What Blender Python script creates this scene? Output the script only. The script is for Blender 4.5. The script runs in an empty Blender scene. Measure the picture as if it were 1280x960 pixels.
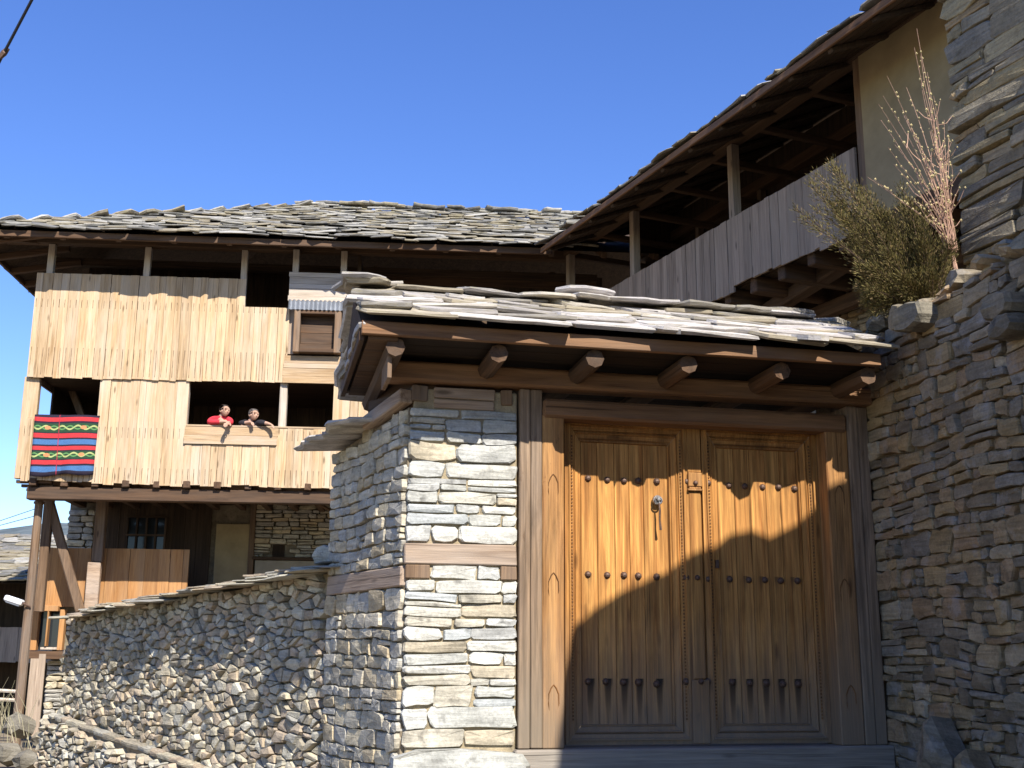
import bpy, bmesh, math, random
from mathutils import Vector, Matrix, Euler, noise
C = bpy.context.scene
COL = C.collection
R = math.radians
rng = random.Random(7)

# ------------------------------------------------------------------ camera, sky, sun, exposure
EYE = 0.68
FPX, PITCH, ROLL = 1450.0, math.atan(338 / 1450.0), 0.0065
cam_d = bpy.data.cameras.new('camera'); cam = bpy.data.objects.new('camera', cam_d); COL.objects.link(cam)
cam_d.sensor_width = 36.0; cam_d.lens = FPX * 36.0 / 1280; cam_d.clip_start = 0.05; cam_d.clip_end = 6000
CROT = Euler((math.pi / 2 + PITCH, 0, 0)).to_matrix() @ Matrix.Rotation(ROLL, 3, 'Z')
cam.matrix_world = Matrix.Translation((0, 0, EYE)) @ CROT.to_4x4()
C.camera = cam
SUN_AZ, SUN_EL = 22.0, 42.0          # degrees right of straight behind the viewer, above the horizon
S = Vector((math.sin(R(SUN_AZ)) * math.cos(R(SUN_EL)), -math.cos(R(SUN_AZ)) * math.cos(R(SUN_EL)), math.sin(R(SUN_EL))))
w = bpy.data.worlds.new('World'); C.world = w; w.use_nodes = True
nt = w.node_tree; bg = nt.nodes['Background']; sky = nt.nodes.new('ShaderNodeTexSky')
sky.sky_type = 'NISHITA'; sky.sun_disc = False; sky.sun_elevation = R(SUN_EL); sky.sun_rotation = R(180 - SUN_AZ)
sky.altitude = 900; sky.air_density = 1.2; sky.dust_density = 0.1; sky.ozone_density = 5.0
hs = nt.nodes.new('ShaderNodeHueSaturation'); hs.inputs['Hue'].default_value = .517; hs.inputs['Saturation'].default_value = 1.17; hs.inputs['Value'].default_value = 1.45
nt.links.new(sky.outputs[0], hs.inputs['Color']); nt.links.new(hs.outputs[0], bg.inputs[0]); bg.inputs[1].default_value = 0.085
sd = bpy.data.lights.new('sun', 'SUN'); so = bpy.data.objects.new('sun', sd); COL.objects.link(so)
sd.energy = 5.0; sd.angle = R(0.5); sd.color = (1.0, 0.94, 0.85)
so.rotation_euler = S.to_track_quat('Z', 'Y').to_euler(); so.location = (5, -10, 20)
C.view_settings.view_transform = 'Standard'; C.view_settings.look = 'None'
C.view_settings.gamma = 1.0; C.view_settings.exposure = 0.85; C.view_settings.use_curve_mapping = False
C.cycles.use_denoising = True
C.cycles.max_bounces = 6; C.cycles.diffuse_bounces = 3

# ------------------------------------------------------------------ frames: a wall line in plan, local x along it, y into it, z up
def ray(px, py):
    return CROT @ Vector(((px - 640) / FPX, -(py - 480) / FPX, -1.0))
class Frame:
    def __init__(s, ox, oy, deg):
        s.o = Vector((ox, oy, 0)); s.a = R(deg)
        s.u = Vector((math.cos(s.a), math.sin(s.a), 0)); s.v = Vector((-math.sin(s.a), math.cos(s.a), 0))
    def p(s, px, py, y=0.0):
        "the point of the plane at depth y of this wall that is seen at px, py of the photograph"
        d = ray(px, py); e = Vector((0, 0, EYE))
        t = ((s.o - e).dot(s.v) + y) / d.dot(s.v)
        q = e + d * t
        return ((q - s.o).dot(s.u), q.z)
    def x(s, px, py, y=0.0): return s.p(px, py, y)[0]
    def z(s, px, py, y=0.0): return s.p(px, py, y)[1]
    def loc(s, q):
        d = Vector(q) - s.o; return Vector((d.dot(s.u), d.dot(s.v), q[2]))
    def w(s, x, y, z): return s.o + s.u * x + s.v * y + Vector((0, 0, z))
def at_depth(px, Y): return ((px - 640) / FPX * Y, Y)

GA = 12.0
G = Frame(0.044, 8.0, GA)
_q = G.w(G.x(505, 730), 0, 0); PS = Frame(_q.x, _q.y, -61.5)
_q = PS.w(PS.x(408, 700), 0.03, 0); LW = Frame(_q.x, _q.y, -48)
H = Frame(*at_depth(250, 20.0), 4.6)
W = Frame(*at_depth(707, 20.5), -66.2)
_q = G.w(G.x(1099, 700), 0.0, 0); RW = Frame(_q.x, _q.y, -78)
TW = Frame(*at_depth(1236, 8.3), -66.2)

# ------------------------------------------------------------------ mesh helpers
class MB:
    def __init__(s): s.v = []; s.f = []; s.m = []; s.mi = 0
    def add(s, vs, fs):
        n = len(s.v); s.v += [tuple(a) for a in vs]; s.f += [tuple(i + n for i in f) for f in fs]; s.m += [s.mi] * len(fs)
        return s
    def box(s, x0, x1, y0, y1, z0, z1, j=0.0, r=rng):
        J = (lambda: r.uniform(-j, j)) if j else (lambda: 0.0)
        vs = [(x + J(), y + J() * .4, z + J()) for z in (z0, z1) for x, y in ((x0, y0), (x1, y0), (x1, y1), (x0, y1))]
        return s.add(vs, BOXF)
    def bbox(s, x0, x1, y0, y1, z0, z1, c=0.006, wob=0.0):
        "chamfered box"
        o = ((x0 + x1) / 2, (y0 + y1) / 2, (z0 + z1) / 2); h = (abs(x1 - x0) / 2, abs(y1 - y0) / 2, abs(z1 - z0) / 2)
        return s.obox(Matrix.Translation(o), h, c, wob)
    def obox(s, M, h, c=0.006, wob=0.0):
        c = min(c, min(h) * .45); vs = []; idx = {}
        for sx in (-1, 1):
            for sy in (-1, 1):
                for sz in (-1, 1):
                    k = Vector((rng.uniform(-wob, wob), rng.uniform(-wob, wob), rng.uniform(-wob, wob))) if wob else Vector()
                    for ax in range(3):
                        q = Vector((sx * h[0], sy * h[1], sz * h[2]))
                        for a2, sg in enumerate((sx, sy, sz)):
                            if a2 != ax: q[a2] -= sg * c
                        idx[(sx, sy, sz, ax)] = len(vs); vs.append(M @ (q + k))
        fs = []
        for ax in range(3):
            b, d = [(1, 2), (2, 0), (0, 1)][ax]
            for sg in (-1, 1):
                ring = []
                for p, q in ((-1, -1), (1, -1), (1, 1), (-1, 1)):
                    k = [0, 0, 0]; k[ax] = sg; k[b] = p; k[d] = q; ring.append(idx[(*k, ax)])
                fs.append(ring if sg > 0 else ring[::-1])
        for ax in range(3):
            b, d = [(1, 2), (2, 0), (0, 1)][ax]
            for p in (-1, 1):
                for q in (-1, 1):
                    k0 = [0, 0, 0]; k1 = [0, 0, 0]; k0[ax] = -1; k1[ax] = 1
                    k0[b] = k1[b] = p; k0[d] = k1[d] = q
                    r4 = [idx[(*k0, b)], idx[(*k1, b)], idx[(*k1, d)], idx[(*k0, d)]]
                    fs.append(r4[::-1] if p * q > 0 else r4)
        for sx in (-1, 1):
            for sy in (-1, 1):
                for sz in (-1, 1):
                    t = [idx[(sx, sy, sz, a)] for a in range(3)]
                    fs.append(t if sx * sy * sz > 0 else t[::-1])
        return s.add(vs, fs)
    def bar(s, a, b, wd, ht, c=0.006, wob=0.0, up=(0, 0, 1)):
        "rectangular beam from a to b"
        a = Vector(a); b = Vector(b); d = b - a; L = d.length; X = d / L
        Y = Vector(up).cross(X)
        if Y.length < 1e-4: Y = Vector((0, 1, 0)).cross(X)
        Y.normalize(); Z = X.cross(Y)
        M = Matrix(((X.x, Y.x, Z.x, 0), (X.y, Y.y, Z.y, 0), (X.z, Y.z, Z.z, 0), (0, 0, 0, 1)))
        M.translation = (a + b) / 2
        return s.obox(M, (L / 2, wd / 2, ht / 2), c, wob)
    def tube(s, pts, rad, n=6, cap=True):
        pts = [Vector(p) for p in pts]; k = len(pts); rad = rad if isinstance(rad, (list, tuple)) else [rad] * k
        vs = []; fs = []
        for i, p in enumerate(pts):
            t = (pts[min(i + 1, k - 1)] - pts[max(i - 1, 0)]).normalized()
            a = t.cross(Vector((0, 0, 1)))
            if a.length < .05: a = t.cross(Vector((1, 0, 0)))
            a.normalize(); b = a.cross(t)
            for q in range(n):
                th = 2 * math.pi * q / n
                vs.append(p + (a * math.cos(th) - b * math.sin(th)) * rad[i])
        for i in range(k - 1):
            for q in range(n):
                fs.append((i * n + q, i * n + (q + 1) % n, (i + 1) * n + (q + 1) % n, (i + 1) * n + q))
        if cap: fs.append(tuple(range(n))[::-1]); fs.append(tuple((k - 1) * n + q for q in range(n)))
        return s.add(vs, fs)
    def prism(s, poly, y0, y1):
        "polygon in x,z (anticlockwise seen from the front, -y) extruded from y0 (front) to y1"
        n = len(poly)
        vs = [(x, y0, z) for x, z in poly] + [(x, y1, z) for x, z in poly]
        fs = [tuple(range(n)), tuple(range(2 * n - 1, n - 1, -1))]
        fs += [(i, i + n, (i + 1) % n + n, (i + 1) % n) for i in range(n)]
        return s.add(vs, fs)
    def mesh(s, name, mats):
        me = bpy.data.meshes.new(name); me.from_pydata(s.v, [], s.f)
        for m in (mats if isinstance(mats, (list, tuple)) else [mats]): me.materials.append(m)
        if any(s.m): me.polygons.foreach_set('material_index', s.m)
        me.update(); return me
    def build(s, name, mat, parent=None, origin=None, smooth=False):
        if origin is not None:
            o = Vector(origin); s.v = [tuple(Vector(v) - o) for v in s.v]
        me = s.mesh(name, mat)
        if smooth: me.polygons.foreach_set('use_smooth', [True] * len(me.polygons))
        return put(name, me, parent, origin)
BOXF = [(3, 2, 1, 0), (4, 5, 6, 7), (0, 1, 5, 4), (1, 2, 6, 5), (2, 3, 7, 6), (3, 0, 4, 7)]
def put(name, me, parent=None, loc=None, M=None):
    o = bpy.data.objects.new(name, me); COL.objects.link(o)
    if parent: o.parent = parent
    if loc is not None: o.location = loc
    if M is not None: o.matrix_basis = M
    return o
def tag(o, label=None, cat=None, group=None, kind=None):
    if label: o['label'] = label
    if cat: o['category'] = cat
    if group: o['group'] = group
    if kind: o['kind'] = kind
    return o
def thing(name, label, cat, frame=None, loc=(0, 0, 0), rz=0.0, group=None):
    o = bpy.data.objects.new(name, None); COL.objects.link(o); o.empty_display_size = .2
    if frame: o.location = frame.o + frame.u * loc[0] + frame.v * loc[1] + Vector((0, 0, loc[2])); o.rotation_euler = (0, 0, frame.a + rz)
    else: o.location = loc; o.rotation_euler = (0, 0, rz)
    return tag(o, label, cat, group)

# ------------------------------------------------------------------ materials
class NT:
    def __init__(s, name, rough=.85, spec=.25):
        s.m = bpy.data.materials.new(name); s.m.use_nodes = True; s.t = s.m.node_tree
        s.b = s.t.nodes['Principled BSDF']; s.b.inputs['Roughness'].default_value = rough
        s.b.inputs['Specular IOR Level'].default_value = spec
    def n(s, typ, **kw):
        x = s.t.nodes.new('ShaderNode' + typ)
        for k, v in kw.items(): setattr(x, k, v)
        return x
    def l(s, a, b): s.t.links.new(a, b)
    def val(s, x, v):
        if hasattr(v, 'is_output') or hasattr(v, 'links'): s.l(v, x)
        else: x.default_value = v
    def math(s, op, a, b=0.0, c=0.0, clamp=False):
        x = s.n('Math', operation=op, use_clamp=clamp)
        for i, v in enumerate((a, b, c)): s.val(x.inputs[i], v)
        return x.outputs[0]
    def coord(s, scale=(1, 1, 1), shift=None):
        tc = s.n('TexCoord'); mp = s.n('Mapping'); s.l(tc.outputs['Object'], mp.inputs[0]); mp.inputs['Scale'].default_value = scale
        if shift is not None:
            cx = s.n('CombineXYZ')
            for i in range(3): s.l(shift, cx.inputs[i])
            s.l(cx.outputs[0], mp.inputs['Location'])
        return mp.outputs[0]
    def xyz(s):
        tc = s.n('TexCoord'); sp = s.n('SeparateXYZ'); s.l(tc.outputs['Object'], sp.inputs[0]); return sp.outputs
    def noise(s, vec, scale=1.0, detail=4.0, rough=.55, dist=0.0):
        x = s.n('TexNoise'); s.l(vec, x.inputs['Vector']); x.inputs['Scale'].default_value = scale
        x.inputs['Detail'].default_value = detail; x.inputs['Roughness'].default_value = rough; x.inputs['Distortion'].default_value = dist
        return x.outputs[0]
    def ramp(s, f, stops, interp='LINEAR'):
        x = s.n('ValToRGB'); x.color_ramp.interpolation = interp; el = x.color_ramp.elements
        while len(el) < len(stops): el.new(.5)
        for e, (p, c) in zip(el, stops): e.position = p; e.color = (*c, 1) if len(c) == 3 else c
        s.val(x.inputs[0], f); return x.outputs[0]
    def mix(s, f, a, b, mode='MIX'):
        x = s.n('Mix', data_type='RGBA', blend_type=mode); s.val(x.inputs[0], f)
        for i, v in ((6, a), (7, b)):
            if hasattr(v, 'links'): s.l(v, x.inputs[i])
            else: x.inputs[i].default_value = (*v, 1)
        return x.outputs[2]
    def mrange(s, v, a, b, c=0.0, d=1.0):
        x = s.n('MapRange'); s.val(x.inputs[0], v)
        for i, k in enumerate((a, b, c, d)): x.inputs[i + 1].default_value = k
        return x.outputs[0]
    def rand(s):
        o = s.n('ObjectInfo').outputs['Random']; i = s.n('NewGeometry').outputs['Random Per Island']
        return s.math('FRACT', s.math('ADD', s.math('MULTIPLY', o, 7.31), i))
    def gain(s, col, v):
        x = s.n('HueSaturation'); s.l(col, x.inputs['Color']); s.val(x.inputs['Value'], v); return x.outputs[0]
    def bump(s, h, strength=.5, dist=.01):
        x = s.n('Bump'); x.inputs['Strength'].default_value = strength; x.inputs['Distance'].default_value = dist
        s.l(h, x.inputs['Height']); s.l(x.outputs[0], s.b.inputs['Normal'])
    def col(s, c):
        if hasattr(c, 'links'): s.l(c, s.b.inputs['Base Color'])
        else: s.b.inputs['Base Color'].default_value = (*c, 1)
        return s.m

WARM = (1.08, 1.0, .85)
def stone_mat(name, pal, scale=9.0, bump=.8, bd=.012, lichen=None, lich_amt=.5, dirt=(.05, .045, .04), layers=True):
    wm = {'gate_slab_stone': (1.04, 1.0, .94), 'pale_pillar_stone': (1.0, 1.0, .95), 'roof_slab_stone': (1.03, 1.0, .92), 'rubble_wall_stone': (1.0, 1.0, .95)}.get(name, WARM)
    pal = [tuple(a * b for a, b in zip(c, wm)) for c in pal]
    t = NT(name, .9, .15); r = t.rand(); v = t.coord((1, 1, 1), t.math('MULTIPLY', r, 13.0))
    base = t.ramp(r, [(i / len(pal), c) for i, c in enumerate(pal)], 'CONSTANT')
    big = t.noise(v, scale * .45, 5, .6); c = t.gain(base, t.mrange(big, .25, .75, .6, 1.35))
    if layers:
        lay = t.noise(t.coord((3, 3, 38), t.math('MULTIPLY', r, 9.0)), 1.0, 4, .6, .6)
        c = t.gain(c, t.mrange(lay, .3, .7, .75, 1.22))
    fine = t.noise(v, scale * 7, 5, .7); c = t.gain(c, t.mrange(fine, .3, .7, .78, 1.2))
    c = t.mix(t.mrange(t.noise(v, scale * 1.3, 3, .6), .58, .72, 0, .55), c, dirt)
    if lichen:
        c = t.mix(t.mrange(t.noise(t.coord(), scale * .8, 6, .65), .55, .66, 0, lich_amt), c, lichen)
    h = t.math('ADD', t.math('MULTIPLY', big, .7), t.math('MULTIPLY', fine, .35))
    if layers: h = t.math('ADD', h, t.math('MULTIPLY', lay, .5))
    t.bump(h, bump, bd)
    return t.col(c)

def wood_mat(name, dark, light, axis='z', grey=None, gamt=.5, knots=True, rough=.75, seed=1.0, vary=.35, fine=1.0, extra=None, bump=.5, huev=0.0):
    t = NT(name, rough, .25); r = t.rand(); sh = t.math('MULTIPLY', r, 31.0 * seed)
    def sc(al, ac): return tuple(al if a == axis else ac for a in 'xyz')
    g1 = t.noise(t.coord(sc(.9, 16 * fine), sh), 1.0, 5, .6, .8)
    g2 = t.noise(t.coord(sc(3.0, 110 * fine), sh), 1.0, 3, .6, .2)
    c = t.ramp(g1, [(.28, dark), (.68, light)])
    c = t.gain(c, t.mrange(g2, .3, .7, .76, 1.16))
    c = t.gain(c, t.mrange(r, 0, 1, 1 - vary, 1 + vary))
    if grey:
        gm = t.mrange(t.noise(t.coord(sc(.6, 3.0), sh), 1.3, 4, .6), .38, .66, 0, gamt)
        gm = t.math('MULTIPLY', gm, t.mrange(t.math('FRACT', t.math('MULTIPLY', r, 5.7)), 0, 1, .45, 1.25), clamp=True)
        c = t.mix(gm, c, grey)
    crack = t.mrange(t.noise(t.coord(sc(.7, 40 * fine), t.math('ADD', sh, 5.0)), 1.0, 2, .5, .3), .66, .72, 0, .6)
    c = t.mix(crack, c, tuple(k * .3 for k in dark))
    h = t.math('SUBTRACT', t.math('ADD', g2, t.math('MULTIPLY', g1, .6)), crack)
    if knots:
        vo = t.n('TexVoronoi'); t.l(t.coord(sc(1.5, 5.5), t.math('ADD', sh, 3.3)), vo.inputs[0]); vo.inputs['Scale'].default_value = 1.0
        c = t.mix(t.mrange(vo.outputs['Distance'], .05, .13, .75, 0), c, tuple(k * .35 for k in dark))
    if extra: c = extra(t, c)
    t.bump(h, bump, .004)
    return t.col(c)

GREY = (.30, .29, .28)
M = {}
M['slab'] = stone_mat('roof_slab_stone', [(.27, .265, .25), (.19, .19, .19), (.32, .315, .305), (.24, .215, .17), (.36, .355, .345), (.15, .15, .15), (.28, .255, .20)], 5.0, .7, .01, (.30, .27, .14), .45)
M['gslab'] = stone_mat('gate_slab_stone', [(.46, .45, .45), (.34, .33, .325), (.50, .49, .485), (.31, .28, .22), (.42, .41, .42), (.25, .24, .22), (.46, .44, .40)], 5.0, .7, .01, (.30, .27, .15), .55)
M['pale'] = stone_mat('pale_pillar_stone', [(.42, .42, .40), (.47, .45, .40), (.36, .375, .385), (.50, .49, .46), (.43, .40, .34), (.39, .39, .385), (.48, .47, .44), (.44, .385, .30), (.42, .42, .41)], 7.0, .9, .012)
M['side'] = stone_mat('blue_grey_wall_stone', [(.42, .41, .37), (.36, .37, .375), (.47, .44, .36), (.43, .38, .29), (.37, .36, .33), (.48, .46, .41), (.34, .345, .345)], 7.0, .9, .015)
M['brown'] = stone_mat('brown_wall_stone', [(.27, .225, .155), (.205, .185, .155), (.30, .24, .15), (.235, .215, .175), (.265, .20, .135), (.32, .28, .215), (.18, .155, .12), (.27, .215, .145), (.215, .205, .19)], 7.0, 1.0, .015, (.36, .36, .36), .35)
M['tall'] = stone_mat('layered_wall_stone', [(.34, .30, .205), (.25, .24, .215), (.38, .32, .20), (.29, .265, .21), (.34, .26, .16), (.22, .205, .175), (.36, .32, .245)], 6.0, 1.0, .03, (.30, .27, .17), .4)
M['rubble'] = stone_mat('rubble_wall_stone', [(.42, .38, .30), (.35, .33, .29), (.47, .41, .31), (.31, .275, .22), (.42, .34, .25), (.47, .44, .37), (.38, .31, .24)], 10.0, .9, .015)
M['rock'] = stone_mat('dull_grey_rock', [(.17, .165, .15), (.20, .185, .155)], 6.0, 1.0, .02)
M['mortar'] = stone_mat('earth_mortar', [(.20, .175, .14)], 14.0, .9, .015, layers=False)
M['pmortar'] = stone_mat('pale_earth_mortar', [(.30, .265, .20)], 14.0, .9, .012, layers=False)

def ticks(bands, per):
    def f(t, c):
        X, Y, Z = t.xyz()
        n = t.noise(t.coord((30, 1, 6)), 1.0, 2)
        fx = t.math('ABSOLUTE', t.math('SUBTRACT', t.math('FRACT', t.math('DIVIDE', X, per)), .5))
        on = t.math('LESS_THAN', fx, .06)
        m = None
        for z0, z1 in bands:
            a = t.math('MULTIPLY', t.math('GREATER_THAN', Z, z0), t.math('LESS_THAN', Z, t.math('ADD', z1, t.math('MULTIPLY', n, .06))))
            m = a if m is None else t.math('ADD', m, a)
        return t.mix(t.math('MULTIPLY', t.math('MULTIPLY', on, m), t.mrange(n, .3, .6, .15, .85)), c, (.07, .04, .02))
    return f
_zb = [(H.z(200, 604) + .0, H.z(200, 586) - .02), (H.z(200, 548), H.z(200, 537)), (H.z(200, 472), H.z(200, 440)), (H.z(200, 388), H.z(200, 380))]
M['clad'] = wood_mat('sunbleached_pine_boards', (.33, .21, .10), (.56, .40, .235), 'z', (.51, .43, .325), .7, True, .8, vary=.16, extra=ticks(_zb, .098))
M['cladx'] = wood_mat('sunbleached_pine_planks', (.31, .19, .09), (.53, .375, .215), 'x', (.48, .40, .31), .6, True, .8, vary=.16)
M['cladw'] = wood_mat('pale_weathered_planks', (.33, .26, .19), (.54, .455, .36), 'x', (.50, .45, .40), .6, True, .8, vary=.12)
M['greyb'] = wood_mat('grey_weathered_boards', (.215, .16, .115), (.40, .31, .23), 'z', (.35, .28, .21), .7, True, .85, vary=.22)
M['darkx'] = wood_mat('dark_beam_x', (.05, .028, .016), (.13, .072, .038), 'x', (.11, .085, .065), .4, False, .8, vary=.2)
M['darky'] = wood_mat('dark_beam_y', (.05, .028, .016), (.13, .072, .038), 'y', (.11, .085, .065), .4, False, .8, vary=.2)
M['darkz'] = wood_mat('dark_post_z', (.10, .06, .035), (.24, .15, .085), 'z', (.22, .19, .16), .5, True, .8, vary=.2)
M['soot'] = wood_mat('painted_shade_boards', (.035, .024, .016), (.085, .055, .035), 'z', None, 0, False, .9, vary=.3)  # near-black brown: shade of interiors and undersides painted into the boards
M['shadex'] = wood_mat('painted_shade_beams', (.04, .027, .017), (.10, .062, .038), 'x', None, 0, False, .9, vary=.3)  # same for beams and floors, recess shade mixed into the wood colour
M['shadec'] = wood_mat('painted_shade_ceiling', (.018, .012, .009), (.04, .026, .017), 'x', None, 0, False, .9, vary=.3)  # darkest tone: deep shade under the gate eave painted into its ceiling
M['redb'] = wood_mat('orange_brown_boards', (.30, .135, .045), (.46, .235, .085), 'z', (.36, .25, .15), .4, True, .7, vary=.16)
M['postp'] = wood_mat('pale_post_wood', (.36, .28, .20), (.55, .46, .36), 'z', (.52, .48, .43), .6, False, .8, vary=.12)
M['bandx'] = wood_mat('timber_lacing', (.22, .15, .10), (.42, .31, .22), 'x', (.40, .35, .30), .6, True, .8, vary=.12, bump=.8)
M['endgrain'] = wood_mat('end_grain', (.10, .06, .035), (.20, .125, .07), 'y', None, 0, False, .85, vary=.2)

GZ0 = G.z(870, 937)                      # gate sill level
NAILZ = [G.z(780, 600, .17), G.z(780, 720, .17), G.z(780, 852, .17)]
def gate_wear(t, c):
    X, Y, Z = t.xyz()
    p = t.noise(t.coord((5, 5, .9)), 1.0, 5, .65, 1.2); c = t.gain(c, t.mrange(p, .3, .7, .62, 1.3))
    q = t.noise(t.coord((70, 70, 1.1)), 1.0, 3, .7, .2); c = t.gain(c, t.mrange(q, .35, .65, .72, 1.18))
    k = t.noise(t.coord((14, 14, 4)), 1.0, 5, .7); c = t.mix(t.mrange(k, .64, .74, 0, .75), c, (.07, .03, .012))
    n = t.noise(t.coord((9, 9, 1.6)), 1.0, 4)
    low = t.mrange(t.math('ADD', Z, t.math('MULTIPLY', t.math('SUBTRACT', n, .5), .7)), GZ0 + .12, GZ0 + .95, .72, 0)
    return t.mix(low, c, (.20, .165, .12))
def nail_stain(t, c):
    c = gate_wear(t, c); X, Y, Z = t.xyz()
    n = t.noise(t.coord((60, 1, 5)), 1.0, 3)
    ax = t.math('ABSOLUTE', X); m = None
    for z, ln, wd, k in ((NAILZ[0], .06, .016, .35), (NAILZ[1], .11, .018, .55), (NAILZ[2], .34, .026, .95)):
        d = t.math('SUBTRACT', z, Z)
        f = t.math('MULTIPLY', t.math('GREATER_THAN', d, -.02), t.mrange(d, 0, ln, k, 0))
        taper = t.math('SUBTRACT', wd, t.math('MULTIPLY', t.math('MAXIMUM', d, 0.0), wd * .55 / ln))
        e = t.mrange(t.math('SUBTRACT', ax, t.math('MULTIPLY', taper, t.math('ADD', n, .5))), -.006, .006, 1, 0)
        q = t.math('MULTIPLY', f, e); m = q if m is None else t.math('MAXIMUM', m, q)
    return t.mix(m, c, (.025, .018, .013))
M['gate'] = wood_mat('honey_pine_gate_boards', (.27, .105, .026), (.53, .27, .078), 'z', None, 0, True, .8, vary=.13, extra=nail_stain, fine=1.2)
M['gatefr'] = wood_mat('honey_pine_gate_frame', (.25, .10, .026), (.48, .24, .068), 'z', None, 0, True, .8, vary=.1, extra=gate_wear, fine=1.2)
M['gatex'] = wood_mat('honey_pine_gate_rail', (.20, .08, .022), (.38, .185, .055), 'x', None, 0, True, .8, vary=.1, extra=gate_wear, fine=1.2)
M['jamb'] = wood_mat('honey_pine_jamb', (.24, .10, .03), (.48, .245, .08), 'z', (.34, .22, .12), .4, True, .8, vary=.1, extra=gate_wear, bump=.8)
M['gpost'] = wood_mat('grey_brown_gate_post', (.15, .095, .055), (.33, .225, .14), 'z', (.25, .19, .14), .6, True, .75, vary=.15, extra=gate_wear, bump=.8)
M['gbeam'] = wood_mat('brown_gate_beam', (.13, .062, .027), (.29, .15, .068), 'x', (.21, .145, .095), .4, True, .7, vary=.12, bump=.8)
M['sill'] = wood_mat('bleached_sill_beam', (.16, .135, .105), (.31, .27, .22), 'x', (.28, .255, .22), .5, True, .85, vary=.1, bump=1.0)
M['carve'] = wood_mat('dark_carving', (.10, .045, .015), (.2, .09, .03), 'z', None, 0, False, .7)
def plain(name, c, rough=.7, metal=0.0, nscale=12.0, amt=.25, bump=.3):
    t = NT(name, rough, .3); t.b.inputs['Metallic'].default_value = metal
    n = t.noise(t.coord(), nscale, 5, .6); x = t.n('RGB'); x.outputs[0].default_value = (*c, 1)
    t.bump(n, bump, .005)
    return t.col(t.gain(x.outputs[0], t.mrange(n, .25, .75, 1 - amt, 1 + amt)))
M['iron'] = plain('rusty_wrought_iron', (.12, .075, .055), .55, .4, 60, .4)
M['steel'] = plain('worn_steel', (.34, .33, .33), .4, .8, 60, .3)
M['tin'] = plain('corrugated_tin', (.24, .255, .28), .45, .6, 8, .2)
M['plaster'] = plain('ochre_plaster', (.33, .255, .14), .95, 0, 3.5, .18)
M['dplaster'] = plain('grey_plaster', (.30, .265, .20), .95, 0, 4, .2)
M['cable'] = plain('black_cable', (.03, .03, .035), .6)
M['lampw'] = plain('white_lamp_enamel', (.75, .75, .75), .4, 0, 5, .05)
M['skin'] = plain('skin', (.44, .27, .19), .6, 0, 20, .08, .05)
M['lips'] = plain('lips', (.33, .15, .12), .6)
M['red'] = plain('red_knit', (.55, .035, .05), .9, 0, 90, .25)
M['black'] = plain('dark_cloth', (.022, .02, .024), .9, 0, 90, .3)
M['hairb'] = plain('dark_hair', (.025, .016, .012), .6, 0, 60, .3)
M['hairg'] = plain('greying_hair', (.10, .085, .075), .6, 0, 60, .4)
M['trous'] = plain('dark_trousers', (.03, .035, .05), .9, 0, 60, .2)
M['glass'] = plain('dark_window_glass', (.02, .025, .03), .08, 0, 2, .2, .02)
M['bark'] = plain('twig_bark', (.40, .25, .18), .8, 0, 30, .35)
M['bud'] = plain('pale_buds', (.55, .45, .22), .7, 0, 30, .3)
def leaf_mat(name, pal):
    t = NT(name, .7, .2); r = t.rand()
    c = t.ramp(r, [(i / (len(pal) - 1), k) for i, k in enumerate(pal)])
    t.b.inputs['Subsurface Weight'].default_value = 0
    return t.col(c)
M['juniper'] = leaf_mat('juniper_needles', [(.045, .04, .014), (.11, .095, .03), (.17, .135, .045), (.07, .062, .022), (.25, .17, .085)])
M['junbark'] = plain('juniper_bark', (.10, .065, .045), .9, 0, 30, .3)
M['drygrass'] = leaf_mat('dry_grass', [(.30, .26, .16), (.42, .37, .25), (.25, .23, .12)])

# ------------------------------------------------------------------ stones
def stone_mesh(mb, poly, yf, depth, rg, bulge=.02, n_in=.88):
    if bulge <= .012: n_in = .93
    "one stone: poly (x,z) anticlockwise seen from the front; front face about y = yf"
    n = len(poly); cx = sum(p[0] for p in poly) / n; cz = sum(p[1] for p in poly) / n
    bev = min(.022, depth * .3) if bulge > .012 else .007; tl = .12 if bulge > .012 else .05; tx = rg.uniform(-tl, tl); tz = rg.uniform(-tl, tl)
    vs = [(x, yf + depth, z) for x, z in poly]
    vs += [(x, yf + bev * rg.uniform(.5, 1.6), z) for x, z in poly]
    for x, z in poly:
        k = n_in + rg.uniform(-.07, .09) * (1 if bulge > .012 else .5); dx = (x - cx) * k; dz = (z - cz) * k
        vs.append((cx + dx, yf - bulge * rg.uniform(0, .7) + dx * tx + dz * tz, cz + dz))
    vs.append((cx + rg.uniform(-.01, .01), yf - bulge * rg.uniform(.3, 1.2), cz + rg.uniform(-.01, .01)))
    fs = []
    for i in range(n):
        j = (i + 1) % n
        fs += [(i, j, n + j, n + i), (n + i, n + j, 2 * n + j, 2 * n + i), (2 * n + i, 2 * n + j, 3 * n)]
    mb.add(vs, fs)
JIT = [.13]
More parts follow.
